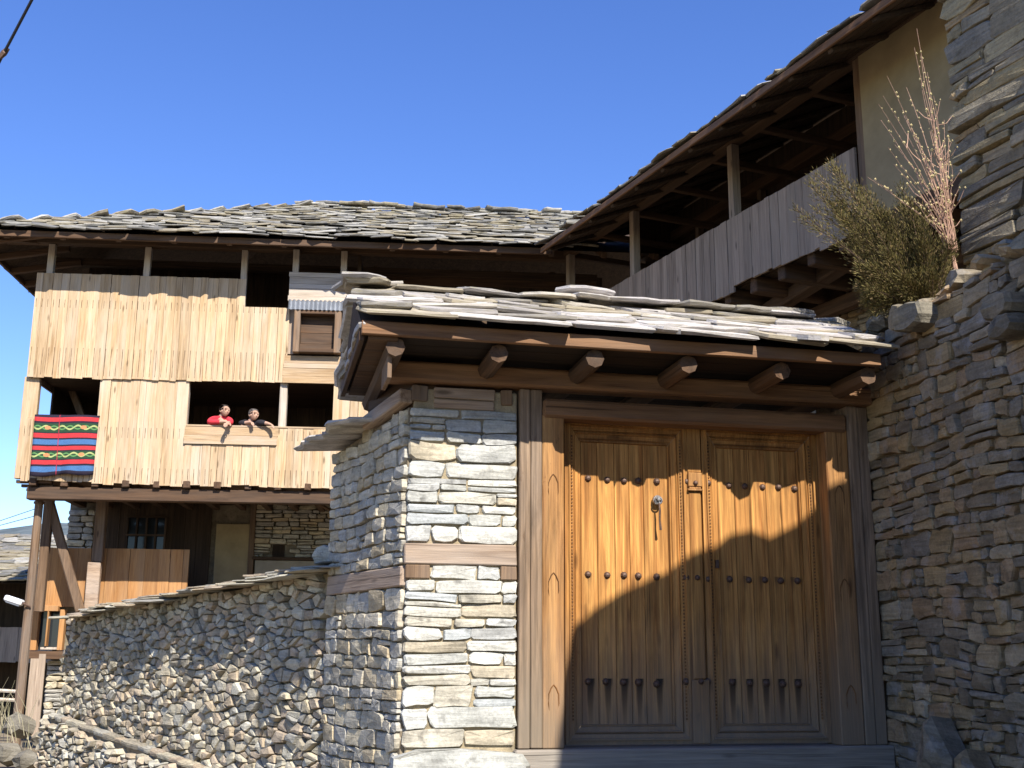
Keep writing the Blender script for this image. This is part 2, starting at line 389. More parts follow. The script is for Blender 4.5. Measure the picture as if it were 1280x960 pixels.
def cell_poly(x0, x1, z0, z1, rg, gap, warp):
    w_, h_ = x1 - x0, z1 - z0; g = gap * rg.uniform(.5, 1.8); j = min(w_, h_) * JIT[0]
    k = h_ * rg.uniform(-.10, .10) * JIT[0] / .13; sk = h_ * rg.uniform(-.16, .16) * JIT[0] / .13; xm_, zm_ = (x0 + x1) / 2, (z0 + z1) / 2; wrp = warp
    warp = lambda x, z: wrp(x, z) + k * (x - xm_) / w_
    c = min(h_ * .22, w_ * .2) * rg.uniform(.5, 1.2)
    x0 += g; x1 -= g; z0 += g; z1 -= g
    q = [(x0 + c, z0), ((x0 + x1) / 2, z0), (x1 - c, z0), (x1, z0 + c * .9), (x1, z1 - c * .7), (x1 - c * .6, z1), ((x0 + x1) / 2, z1), (x0 + c * .8, z1), (x0, z1 - c), (x0, z0 + c)]
    out = []
    for x, z in q:
        x += rg.uniform(-j, j) * .7 + sk * (z - zm_) / h_; z += rg.uniform(-j, j) * .6
        out.append((x, z + warp(x, z)))
    return out
def courses(x0, x1, z0, z1, hr, lr, rg, split=.22):
    z = z0; out = []
    while z < z1 - hr[0] * .3:
        h = rg.uniform(*hr)
        if z1 - z - h < hr[0] * .7: h = z1 - z
        x = x0
        while x < x1 - .01:
            l = rg.uniform(*lr) * (0.75 + .5 * h / hr[1])
            if x1 - x - l < lr[0] * .6: l = x1 - x
            if rg.random() < split and h > (hr[0] + hr[1]) * .45:
                k = rg.uniform(.35, .65)
                if rg.random() < .5:
                    out += [(x, x + l, z, z + h * k), (x, x + l, z + h * k, z + h)]
                else:
                    m = rg.uniform(.35, .65)
                    out += [(x, x + l * m, z, z + h * k), (x + l * m, x + l, z, z + h * k), (x, x + l, z + h * k, z + h)]
            else: out.append((x, x + l, z, z + h))
            x += l
        z += h
    return out
def nowarp(x, z): return 0.0
def mkwarp(a, f, sd):
    return lambda x, z: a * noise.noise(Vector((x * f + sd, z * f * 1.3, sd)))
def lay_stones(root, cells, mat, rg, yf=0.0, depth=.09, gap=.006, bulge=.022, proud=.02, warp=nowarp, keep=None, limit=300, batter=0.0, name='stone'):
    "each cell becomes one stone object; past the limit the smallest are joined"
    polys = []
    for c in cells:
        p = cell_poly(*c, rg, gap, warp) if not isinstance(c, list) else c
        cx = sum(a for a, b in p) / len(p); cz = sum(b for a, b in p) / len(p)
        if keep and not keep(cx, cz): continue
        polys.append((p, cx, cz))
    if len(polys) > limit: polys.sort(key=lambda q: -q[1] if limit_key is None else limit_key(q))
    rest = MB()
    for i, (p, cx, cz) in enumerate(polys):
        y = yf - rg.uniform(0, proud) - batter * max(0, -cz)
        if i < limit:
            mb = MB(); stone_mesh(mb, p, y, depth, rg, bulge); mb.build(name, mat, root)
        else: stone_mesh(rest, p, y, depth, rg, bulge)
    if rest.v: tag(rest.build('small_stones', mat, root), kind='stuff')
limit_key = None
def voronoi(x0, x1, z0, z1, sx, sz, rg, gap=.008, jit=.52, merge=.0):
    nx = max(1, int((x1 - x0) / sx)); nz = max(1, int((z1 - z0) / sz)); dx = (x1 - x0) / nx; dz = (z1 - z0) / nz
    pts = {}
    for i in range(-2, nx + 2):
        for k in range(-2, nz + 2):
            if rg.random() < .24 and 0 <= i < nx: continue
            pts[(i, k)] = (x0 + (i + .5 + (.5 if k % 2 else 0) + rg.uniform(-jit, jit)) * dx, z0 + (k + .5 + rg.uniform(-jit, jit)) * dz)
    a = dz / dx; out = []
    for (i, k), (px, pz) in pts.items():
        if not (x0 <= px <= x1 and z0 <= pz <= z1): continue
        poly = [(px - 2 * dx, pz - 2 * dz), (px + 2 * dx, pz - 2 * dz), (px + 2 * dx, pz + 2 * dz), (px - 2 * dx, pz + 2 * dz)]
        for di in range(-4, 5):
            for dk in range(-4, 5):
                q = pts.get((i + di, k + dk))
                if (di or dk) and q:
                    # bisector in the stretched metric
                    ax, az = (q[0] - px) * a * a, (q[1] - pz); mx, mz = (q[0] + px) / 2, (q[1] + pz) / 2
                    new = []
                    for e in range(len(poly)):
                        A, B = poly[e], poly[(e + 1) % len(poly)]
                        da = (A[0] - mx) * ax + (A[1] - mz) * az; db = (B[0] - mx) * ax + (B[1] - mz) * az
                        if da <= 0: new.append(A)
                        if (da < 0 < db) or (db < 0 < da):
                            s_ = da / (da - db); new.append((A[0] + (B[0] - A[0]) * s_, A[1] + (B[1] - A[1]) * s_))
                    poly = new
                    if len(poly) < 3: break
            if len(poly) < 3: break
        if len(poly) < 3: continue
        cx = sum(p[0] for p in poly) / len(poly); cz = sum(p[1] for p in poly) / len(poly)
        big = []
        for e in range(len(poly)):      # trim corners and drop slivers
            A, B = poly[e], poly[(e + 1) % len(poly)]
            if math.hypot(A[0] - B[0], A[1] - B[1]) > .012: big.append(A)
        if len(big) < 4: continue
        sh = []
        for x, z in big[:9]:
            d = math.hypot(x - cx, z - cz); f = max(.3, 1 - gap * rg.uniform(.7, 1.8) / max(d, .01))
            sh.append((cx + (x - cx) * f, cz + (z - cz) * f))
        out.append(sh)
    return out
# slabs: unit meshes shared between alike pieces
def slab_variants(n, rg, mat, name):
    out = []
    for k in range(n):
        pts = []
        m = 9
        base = [(-.5, -.5), (-.12, -.52), (.2, -.5), (.5, -.47), (.52, 0), (.47, .5), (.05, .52), (-.5, .5), (-.52, .05)]
        for x, y in base: pts.append((x + rg.uniform(-.09, .09), y + rg.uniform(-.09, .09)))
        if rg.random() < .4: pts[0] = (-.38, -.42)
        if rg.random() < .4: pts[3] = (.36, -.42)
        mb = MB(); vs = [(x * .93, y * .93, -.5 + rg.uniform(-.12, .12)) for x, y in pts]
        vs += [(x * 1.01, y * 1.01, .05 + rg.uniform(-.25, .25)) for x, y in pts]
        vs += [(x * .985, y * .985, .5 + rg.uniform(-.12, .12)) for x, y in pts]
        fs = [tuple(range(m))[::-1], tuple(range(2 * m, 3 * m))]
        for r0 in (0, m):
            fs += [(r0 + i, r0 + (i + 1) % m, r0 + m + (i + 1) % m, r0 + m + i) for i in range(m)]
        mb.add(vs, fs); out.append(mb.mesh(name, mat))
    return out
def slab_M(x, y, z, w_, d_, t_, pitch, rz=0.0, tilt=0.0):
    flip = 0
    if rz > 2: rz -= math.pi; flip = math.pi
    return Matrix.Translation((x, y, z)) @ Matrix.Rotation(rz, 4, 'Z') @ Matrix.Rotation(pitch, 4, 'X') @ Matrix.Rotation(tilt, 4, 'Y') @ Matrix.Diagonal((w_, d_, t_, 1)) @ Matrix.Rotation(flip, 4, 'Z')
def join_slabs(mb, var, Mx):
    mb.add([Mx @ v.co for v in var.vertices], [tuple(p.vertices) for p in var.polygons])

# ------------------------------------------------------------------ ground, mountains
def ground_z(x, y):
    q = G.loc((x, y, 0)); n_ = -q.y
    ramp = max(0.0, min(1.0, (n_ - .3) / 5.0)) if n_ > 0 else 0.0
    side = max(0.0, min(1.0, (-.9 - q.x) / 1.2))
    z = GZ0 - .15 - .75 * ramp
    if n_ <= .3 and q.x > -.95: return z
    z = z * (1 - side) + (-.95) * side
    return z
mb = MB(); xs = [-900, -300, -100, -50] + [-30 + i * 1.0 for i in range(51)] + [40, 100, 300, 900]; ys = [-300, -60, -20] + [-10 + i * .8 for i in range(60)] + [45, 60, 100, 300, 1200]
for y in ys:
    for x in xs:
        f = 0 if abs(x) < 31 and -11 < y < 40 else 1
        z = ground_z(x, y) + .05 * noise.noise(Vector((x * .8, y * .8, 0)))
        if f: z = -.95 - (3 if y > 50 else 0)
        mb.v.append((x, y, z))
nx = len(xs)
for j in range(len(ys) - 1):
    for i in range(nx - 1): mb.f.append((j * nx + i, j * nx + i + 1, (j + 1) * nx + i + 1, (j + 1) * nx + i)); mb.m.append(0)
M['ground'] = stone_mat('stony_lane_earth', [(.19, .165, .13)], 3.0, 1.0, .03, (.28, .265, .235), .5, layers=False)
tag(mb.build('ground', M['ground']), kind='structure')
t = NT('haze_blue_forested_hill', 1.0, .05); n_ = t.noise(t.coord(), .06, 6, .7)
M['hill'] = t.col(t.ramp(n_, [(.35, (.07, .09, .10)), (.62, (.13, .155, .16))]))  # blue-grey of distant haze mixed into the hill's own colour
mb = MB(); rows = []
for k in range(9):
    f = k / 8
    for i in range(60):
        th = R(-75 + 150 * i / 59); Rr = 520 + 500 * f
        h = (math.sin(math.pi / 2 * min(1, f * 1.25)) * (95 + 26 * math.sin(th * 5.0 + 1.0) + 14 * math.sin(th * 13)) + 6 * noise.noise(Vector((i * .9, k, 2)))) if f > 0 else -5
        mb.v.append((math.sin(th) * Rr, math.cos(th) * Rr, h))
for k in range(8):
    for i in range(59): mb.f.append((k * 60 + i, k * 60 + i + 1, (k + 1) * 60 + i + 1, (k + 1) * 60 + i)); mb.m.append(0)
tag(mb.build('hills', M['hill'], smooth=True), kind='structure')

# ================================================================== THE GATE
def mid(f, pxs, py, y=0.0): return [f.x(p, py, y) for p in pxs]
gate = thing('wooden_gate', 'honey brown double courtyard gate with rows of iron nails between grey posts', 'gate', G)
opx = mid(G, (648, 677), 720); jx = mid(G, (677.5, 705), 720); rjx = mid(G, (1039, 1067), 700); rpx = mid(G, (1067.5, 1094), 700)
zs0, zs1 = G.z(870, 960, -.05), G.z(870, 935, -.05)
zpt = G.z(662, 487); zbeam0 = G.z(700, 487); zl2b = G.z(870, 532)
mb = MB(); mb.bbox(G.x(645, 945, -.08), rpx[1] + .02, -.08, .30, zs0 - .1, zs1, .012, .004); mb.build('threshold', M['sill'], gate)
for nm, (a, b), y0, mt in (('gate_post', opx, -.02, M['gpost']), ('gate_post', rpx, -.02, M['gpost'])):
    xm = (a + b) / 2
    mb = MB(); mb.bbox(a - xm, xm * 0 - .003, y0, .26, zs1 + .003, zpt, .006, .002); mb.bbox(.002, b - xm, y0 + .003, .26, zs1 + .003, zpt - .002, .006, .002)
    mb.build(nm, mt, gate).location = (xm, 0, 0)
for a, b in (jx, rjx):
    xm = (a + b) / 2
    mb = MB(); mb.bbox(a - xm, b - xm, -.012, .24, zs1 + .003, G.z(694, 511), .008, .003)
    o = mb.build('jamb', M['jamb'], gate); o.location = (xm, 0, 0)
    for py in (593, 716, 856):
        z = G.z(692, py); mb = MB()
        hw = .042
        for sg in (-1, 1):
            mb.tube([(0, -.013, z), (sg * hw * .4, -.014, z - .02), (sg * hw * .8, -.014, z - .06), (sg * hw * .85, -.013, z - .12), (sg * hw * .7, -.011, z - .17)], [.0045, .005, .0045, .004, .002], 5)
        mb.build('carved_arch', M['carve'], gate).location = (xm, 0, 0)
# lintels
mb = MB(); mb.bbox(jx[0] + .001, rpx[0] - .004, -.035, .25, zl2b, G.z(870, 509), .02, .004); mb.build('lintel', M['gbeam'], gate)
# door leaves
DY = .16
def frame_ring(mb, x0, x1, z0, z1, prof):
    "mitred moulding: prof is a list of (inset, y)"
    rings = []
    for d, y in prof:
        rings.append(len(mb.v))
        mb.add([(x0 + d, y, z0 + d), (x1 - d, y, z0 + d), (x1 - d, y, z1 - d), (x0 + d, y, z1 - d)], [])
    for a, b in zip(rings, rings[1:]):
        for i in range(4):
            j = (i + 1) % 4; mb.f.append((a + i, a + j, b + j, b + i)); mb.m.append(0)
nail_mb = MB(); ring_n = 8
vs = [(0, -.022, 0)]; fs = []
for k, (r_, y_) in enumerate(((.014, -.018), (.023, -.007), (.027, .004))):
    for i in range(ring_n): vs.append((r_ * math.cos(i * math.pi / 4), y_, r_ * math.sin(i * math.pi / 4)))
for i in range(ring_n):
    j = (i + 1) % ring_n; fs.append((0, 1 + i, 1 + j))
    for k in range(2): fs.append((1 + k * 8 + i, 9 + k * 8 + i, 9 + k * 8 + j, 1 + k * 8 + j))
nail_mb.add(vs, fs); NAIL = nail_mb.mesh('nail', M['iron'])
ztop = G.z(780, 526, DY); zbot = zs1 + .012
def leaf(px0, px1, bx, nails):
    x0, x1 = G.x(px0, 720, DY), G.x(px1, 720, DY)
    L = thing('door_leaf', None, None); L.parent = gate; L.location = (0, 0, 0)
    bxx = [G.x(p, 720, DY) for p in bx]; st = bxx[0] - x0; zi1 = G.z(780, 555, DY); zi0 = G.z(780, 905, DY)
    # four mitred, stepped frame pieces
    OUT = (x0, zbot, x1, ztop); INN = (bxx[0], zi0, bxx[-1], zi1)
    prof = [(0, DY + .05), (0, DY - .022), (.20, DY - .024), (.215, DY - .034), (.30, DY - .034), (.315, DY - .014), (.50, DY - .008), (.52, DY + .006), (.60, DY - .006), (.66, DY + .008), (.84, DY + .014), (.87, DY + .024), (.95, DY + .018), (1.0, DY + .045), (1.0, DY + .06)]
    for sd_ in range(4):
        mb = MB(); rings = []
        for f, y in prof:
            q = [o + (i_ - o) * f for o, i_ in zip(OUT, INN)]
            c4 = [(q[0], q[1]), (q[2], q[1]), (q[2], q[3]), (q[0], q[3])]
            p, r_ = c4[sd_], c4[(sd_ + 1) % 4]
            k = .0012; dx, dz = r_[0] - p[0], r_[1] - p[1]; ln = math.hypot(dx, dz); dx *= k / ln; dz *= k / ln
            rings.append(len(mb.v)); mb.add([(p[0] + dx, y, p[1] + dz), (r_[0] - dx, y, r_[1] - dz)], [])
        for u_, v_ in zip(rings, rings[1:]): mb.f.append((u_, u_ + 1, v_ + 1, v_)); mb.m.append(0)
        xm = x0 if sd_ == 3 else x1 if sd_ == 1 else 0
        mb.build('stile' if sd_ % 2 else 'rail', M['gatefr'] if sd_ % 2 else M['gatex'], L, (xm, 0, 0))
    for xm in ((x0 + (bxx[0] - x0) * .41), (x1 + (bxx[-1] - x1) * .41)):
        bd = MB(); z = zbot + .16
        while z < ztop - .12:
            bd.box(-.005, .005, DY - .018, DY - .004, z, z + .013); z += .024
        tag(bd.build('beading', M['carve'], L, None), kind='stuff').location = (xm, 0, 0)
    for a, b in zip(bxx, bxx[1:]):
        xm = (a + b) / 2
        mb = MB(); mb.bbox(a - xm + .0015, b - xm - .0015, DY + .034 + rng.uniform(-.003, .003), DY + .08, zi0 - .02, zi1 + .02, .004)
        mb.build('board', M['gate'], L).location = (xm, 0, 0)
    for row in nails:
        for px, py, yy in row:
            x, z = G.p(px, py, yy); put('nail', NAIL, L, (x, yy, z)).rotation_euler = (0, rng.uniform(0, 1), 0)
    return L
rows1 = [[(p, q, DY + .032) for p, q in r] for r in ([(735, 598), (759, 600), (780, 601), (798, 601), (821, 602)], [(735, 718), (759, 719), (780, 719), (798, 720), (821, 721)], [(735, 852), (757, 852), (779, 853), (798, 853), (821, 855)])]
for r, q in zip(rows1, (602, 722, 852)): r.append((858, q, DY - .014))
rows2 = [[(p, q, DY + .032) for p, q in r] for r in ([(911, 607), (931, 608), (953, 609), (973, 609), (993, 611)], [(912, 724), (936, 725), (956, 725), (976, 726), (997, 726)], [(915, 853), (937, 854), (958, 854), (979, 855), (998, 855)])]
for r, q in zip(rows2, (604, 724, 852)): r.append((885, q, DY - .014))
LL = leaf(705.5, 862.5, (728, 749, 771, 790, 808, 839), rows1)
RL = leaf(880, 1027, (902, 924, 944, 964, 983, 1004), rows2)
ax0, ax1 = G.x(862.5, 720, .14), G.x(879.5, 720, .14)
cp = thing('centre_post', None, None); cp.parent = gate; xm = (ax0 + ax1) / 2; hw = (ax1 - ax0) / 2; cp.location = (xm, 0, 0)
zc1, zc0, zcb = G.z(870, 591, .13), G.z(870, 614, .13), G.z(870, 850, .13)
mb = MB(); mb.bbox(-hw, hw, .125, .21, zc1 + .002, ztop, .004); mb.build('upper_shaft', M['gatefr'], cp)
mb = MB(); mb.bbox(-hw * 1.04, hw * 1.04, .112, .21, zc0 + .03, zc1, .006); mb.bbox(-hw * .85, hw * .85, .118, .2, zc0 + .016, zc0 + .0295, .003); mb.bbox(-hw * 1.1, hw * 1.1, .108, .2, zc0, zc0 + .0155, .004)
mb.build('carved_capital', M['jamb'], cp)
mb = MB(); mb.bbox(-hw * .95, hw * .95, .13, .21, zcb + .002, zc0 - .002, .01); mb.build('shaft', M['gatefr'], cp)
mb = MB(); mb.bbox(-hw * 1.25, hw * 1.25, .12, .21, zbot, zcb, .006); mb.build('foot_block', M['gatefr'], cp)
for py in (604, 722, 852):
    z = G.z(870, py, .12); put('nail', NAIL, cp, (0, .114 if py < 700 else .128 if py < 800 else .116, z)).scale = (.8, 1, .8)
# knocker and keyhole
kx, kz = G.p(822, 625, DY)
kn = thing('knocker', None, None); kn.parent = LL; kn.location = (kx, DY, kz)
mb = MB(); mb.tube([(0, .02, 0), (0, -.006, 0)], [.036, .034], 12); mb.tube([(.0, -.03, .004), (0, -.006, .004)], [.012, .014], 8)
mb.tube([(.026 * math.cos(a), -.022, .026 * math.sin(a) - .006) for a in [i * math.pi / 6 for i in range(13)]], .006, 5)
mb.mesh  # plate, boss and ring forged together
put('plate_and_ring', mb.mesh('plate_and_ring', M['steel']), LL, (kx, DY, kz))
mb = MB(); mb.tube([(0, -.03, -.025), (.004, -.034, -.08), (.002, -.03, -.15), (.008, -.032, -.22)], [.006, .008, .007, .011], 6)
put('hanging_bolt', mb.mesh('hanging_bolt', M['iron']), LL, (kx, DY, kz))
bpy.data.objects.remove(kn)
kx, kz = G.p(897, 705, DY - .012)
mb = MB(); mb.bbox(-.011, .011, -.004, .02, -.03, .03, .003); put('keyhole_plate', mb.mesh('keyhole_plate', M['iron']), RL, (kx, DY - .012, kz))

# ------------------------------------------------------------------ gate roof on its joists
groof = thing('gate_roof', 'small roof of pale stone slabs on round joists above the double gate', 'roof', G)
gx0 = G.x(447, 400, -.66); gx1 = G.x(1106, 437, -.66)
zb0, zb1 = G.z(780, 496, -.06), G.z(780, 468, -.06)
mb = MB(); mb.bbox(G.x(487, 465, -.09), rpx[1] + .02, -.09, .10, zpt + .004, zb1, .015, .004); mb.build('long_beam', M['gbeam'], groof)
jz0 = zb1 + .004
EAVE_Y = -.66; zE = 2.07 + EYE
zE = (G.z(600, 406, EAVE_Y) + G.z(1000, 432, EAVE_Y)) / 2        # underside of the slabs at the eave
for px, py in ((494, 432), (623, 441), (742, 449), (859, 458), (977, 466), (1084, 473)):
    x = G.x(px, py, -.52); zc = zE - .155; r_ = .064
    mb = MB(); mb.tube([(x, -.54 + rng.uniform(-.02, .02), zc + .004), (x + rng.uniform(-.01, .01), .3, zc - .01), (x, 1.2, zc - .01)], [r_, r_ * 1.06, r_ * 1.08], 8); mb.build('joist', M['darky'], groof)
mb = MB(); mb.bbox(gx0 + .03, gx1 - .01, -.615, -.575, zE - .095, zE - .006, .005, .003); mb.build('fascia_board', M['gbeam'], groof)
k = 8
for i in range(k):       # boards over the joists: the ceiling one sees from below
    y0 = -.57 + i * (1.75 / k); mb = MB(); mb.bbox(gx0 + .05, gx1 - .02, y0 + .003, y0 + 1.75 / k - .003, zE - .080, zE - .06, .003); mb.build('ceiling_board', M['shadec'], groof)
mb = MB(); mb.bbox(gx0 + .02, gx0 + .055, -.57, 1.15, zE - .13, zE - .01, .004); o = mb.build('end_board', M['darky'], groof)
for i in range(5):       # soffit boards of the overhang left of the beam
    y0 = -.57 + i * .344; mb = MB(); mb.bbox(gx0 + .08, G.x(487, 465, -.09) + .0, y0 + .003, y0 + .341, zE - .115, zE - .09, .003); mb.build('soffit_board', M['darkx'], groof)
mb = MB(); mb.bbox(G.x(484, 440, -.45), G.x(489.5, 440, -.45), -.50, -.12, zE - .35, zE - .10, .004); mb.build('bracket_plate', M['darkz'], groof)
RID_Y = .36; zR = (G.z(600, 362, RID_Y) + G.z(1000, 384, RID_Y)) / 2 - .12
pit = math.atan2(zR - zE, RID_Y - EAVE_Y)
SL = slab_variants(14, random.Random(3), M['gslab'], 'slab')
rg = random.Random(21); rows = 6
slope = math.hypot(zR - zE, RID_Y - EAVE_Y)
for r_ in range(rows):
    f = r_ / rows; x = gx0 + .05 - rg.uniform(-.01, .04); dep = .42 - .02 * r_
    while x < gx1:
        wd = rg.uniform(.32, .68) if r_ < 4 else rg.uniform(.22, .5)
        if r_ == 0: wd = rg.uniform(.42, .75)
        if x + wd > gx1 + .05: wd = gx1 + .05 - x
        if wd < .12: break
        sdist = f * slope + dep * .5 - .05 + rg.uniform(-.04, .03) * (1 if r_ else .5)
        th = rg.uniform(.024, .045)
        y = EAVE_Y - .015 + sdist * math.cos(pit); z = zE + (sdist - .03) * math.sin(pit) + .03 + .016 * rg.random() + .014 * (r_ > 0)
        put('slab', rg.choice(SL), groof, M=slab_M(x + wd / 2, y, z, wd * 1.06, dep, th, pit - .075 + rg.uniform(-.03, .02), rg.uniform(-.16, .16) + (math.pi if rg.random() < .3 else 0), rg.uniform(-.03, .03)))
        x += wd
for row, yy, zz in ((0, RID_Y - .08, .04), (1, RID_Y + .05, .055)):
    x = gx0 - .0
    while x < gx1 - .1:
        wd = rg.uniform(.25, .55); 
        put('slab', rg.choice(SL), groof, M=slab_M(x + wd / 2, yy + rg.uniform(-.04, .04), zR + zz + rg.uniform(-.02, .025), wd * 1.05, rg.uniform(.26, .36), rg.uniform(.025, .045), .12 + rg.uniform(-.06, .06), rg.uniform(-.2, .2), rg.uniform(-.035, .035)))
        x += wd * rg.uniform(.8, 1.2)
put('slab', SL[2], groof, M=slab_M(gx0 + .1, RID_Y - .05, zR + .06, .36, .5, .035, .05, .1, .02))
put('slab', SL[5], groof, M=slab_M(G.x(730, 350, .5), RID_Y + .05, zR + .14, .5, .3, .035, .05, .1, .03))
for i in range(5):      # slab edges showing along the left eave
    put('slab', rg.choice(SL), groof, M=slab_M(gx0 + .05, -.45 + i * .3, zE - .03 - .02 * (i % 2), .10, .33, .03, 0, rg.uniform(-.2, .2), -.05))
for spx, spy, tip, wd, pts in ((773, 617, .10, .30, [(-.5, .5), (-.5, -.1), (-.2, -.2), (.0, -.5), (.16, -.2), (.5, -.12), (.5, .5)]), (930, 635, .17, .42, [(-.5, .5), (-.5, -.06), (-.3, -.15), (-.14, -.4), (.02, -.5), (.2, -.44), (.3, -.14), (.5, -.06), (.5, .5)])):
    xx = G.x(spx, spy, DY) + S.dot(G.u) / -S.dot(G.v) * (DY - EAVE_Y + .05); dd = .5; m = len(pts)
    mb = MB(); mb.add([(x_ * wd, y_ * dd, -.016) for x_, y_ in pts] + [(x_ * wd, y_ * dd, .016) for x_, y_ in pts], [tuple(range(m))[::-1], tuple(range(m, 2 * m))] + [(i, (i + 1) % m, m + (i + 1) % m, m + i) for i in range(m)])
    put('slab', mb.mesh('slab', M['gslab']), groof, M=Matrix.Translation((xx, EAVE_Y - .04 - tip + dd * .5, zE + .012 + .06)) @ Matrix.Rotation(pit - .16, 4, 'X'))
mb = MB()
for r_ in range(6):     # rear slope
    x = gx0 - .05
    while x < gx1:
        wd = rg.uniform(.35, .6); s_ = (r_ + .6) * .21
        join_slabs(mb, rg.choice(SL), slab_M(x + wd / 2 + .06, RID_Y + .1 + s_ * math.cos(pit), zR - s_ * math.sin(pit) + .05, wd * 1.05, .4, .04, -(pit - .07), math.pi * 0))
        x += wd
tag(mb.build('rear_slabs', M['gslab'], groof), kind='stuff')
mb = MB(); mb.add([(gx0 + .04, EAVE_Y + .05, zE - .055), (gx1 - .02, EAVE_Y + .05, zE - .055), (gx1 - .02, RID_Y, zR - .03), (gx0 + .04, RID_Y, zR - .03), (gx1 - .02, RID_Y * 2 - EAVE_Y, zE - .05), (gx0 + .04, RID_Y * 2 - EAVE_Y, zE - .05)],
    [(0, 1, 2, 3), (3, 2, 4, 5), (0, 3, 5), (1, 4, 2), (0, 5, 4, 1)]); mb.build('roof_bed', M['soot'], groof)

# ------------------------------------------------------------------ pillar: front face
pil = thing('stone_pillar', 'pale dry stone gate pillar laced with one timber band, left of the gate', 'wall', G, group=None)
px0 = G.x(506, 730); px1 = opx[0] - .012
zt = G.z(580, 484); zbase = GZ0 - .06
tb0, tb1 = G.z(575, 706), G.z(575, 680)
mb = MB(); mb.bbox(px0 + .03, px1 - .0, .012, .40, zbase - .3, zt - .02, .01); mb.build('mortar_core', M['pmortar'], pil)
rg = random.Random(5); wp = mkwarp(.018, 2.2, 3.0)
top0 = G.z(580, 512)
cells = courses(px0, px1, zbase + .09, tb0 - .10, (.06, .145), (.14, .44), rg, .22)
cells += courses(px0 + .17, px1 - .118, tb0 - .098, tb0 - .006, (.08, .1), (.15, .3), rg, .1)
cells += courses(px0, px1, tb1 + .004, top0, (.055, .13), (.13, .42), rg, .25)
lay_stones(pil, cells, M['pale'], rg, 0.0, .13, .004, .011, .018, lambda x, z: wp(x, z) * (0 if abs(z - (tb0 + tb1) / 2) < .13 or z > top0 - .05 else 1))
for a, b, zz in ((px0 - .0, px0 + .165, .095), (px1 - .115, px1, .095)):
    mb = MB(); mb.bbox(a, b, -.012, .3, tb0 - zz, tb0 - .004, .006, .003); mb.build('tie_block', M['darkz'], pil)
    mb = MB(); mb.bbox(a - .005 + (.02 if a == px0 else 0), b - .04, -.008, .3, zt - .115, zt - .004, .006, .003); mb.build('tie_block', M['darkz'], pil)
mb = MB(); mb.bbox(px0 - .01, px1 - .005, -.02, .14, tb0, tb1, .008, .005); mb.build('timber_band', M['bandx'], pil)
for a, b in ((top0 + .004, top0 + .068), (top0 + .072, zt - .012)):
    mb = MB(); mb.bbox(px0 + .17, px1 - .165, -.006 - .006 * (b > zt - .02), .1, a, b, .006, .003); mb.build('timber_pad', M['bandx'], pil)
mb = MB(); stone_mesh(mb, [(px0 - .06, zbase - .2), (px1 + .05, zbase - .2), (px1 + .08, zbase - .02), (px1 + .03, zbase + .05), ((px0 + px1) / 2, zbase + .085), (px0 + .1, zbase + .08), (px0 - .05, zbase + .03)], -.10, .3, rg, .03); mb.build('plinth_stone', M['pale'], pil)

# ------------------------------------------------------------------ the wall going back from the pillar
sw = thing('stone_wall', 'blue grey stone wall running back from the pillar, one timber band and capping slabs', 'wall', PS)
sx0 = PS.x(411, 720); zst = G.z(512, 503); zfar = PS.z(420, 562, 0)
ztopf = lambda x: zst + (zfar - zst) * min(1, max(0, x / sx0))
zs_b0, zs_b1 = PS.z(470, 737), PS.z(470, 712)
mb = MB(); mb.prism([(sx0 + .02, -1.2), (-.03, -1.2), (-.03, zst - .03), (sx0 + .02, zfar - .03)], .014, .45); mb.build('mortar_core', M['mortar'], sw)
rg = random.Random(8); wp = mkwarp(.03, 1.6, 8.0)
cells = courses(sx0, -.025, -1.0, zs_b0 - .005, (.065, .13), (.10, .26), rg, .15) + courses(sx0, -.025, zs_b1 + .005, max(zst, zfar), (.06, .12), (.09, .24), rg, .15)
lay_stones(sw, cells, M['side'], rg, 0.0, .10, .004, .011, .022, lambda x, z: wp(x, z) * (0 if abs(z - (zs_b0 + zs_b1) / 2) < .15 else 1), keep=lambda x, z: z < ztopf(x) - .04, batter=0)
mb = MB(); mb.bbox(sx0 + .02, -.02, -.02, .1, zs_b0, zs_b1, .008, .006); mb.build('timber_band', M['bandx'], sw)
mb = MB(); mb.bar((-.72, -.01, ztopf(-.72) + .03), (-.02, -.01, zst + .05), .1, .10, .008, .003); mb.build('timber_pad', M['bandx'], sw)
mb = MB(); mb.bbox(-.9, .0, .05, .4, zst - .06, zt + .16, .01); mb.build('timber_pad', M['darkx'], sw)
for i, x in enumerate((-1.42, -1.15, -.9, -.68, -1.28, -1.0, -.8)):
    lay = i > 3
    put('capping_slab', SL[(i * 3) % 14], sw, M=slab_M(x, .12 - .10 * (not lay), ztopf(x) + .03 + .04 * lay, .36, .62, .035, .10, rg.uniform(-.15, .15), rg.uniform(-.05, .05)))

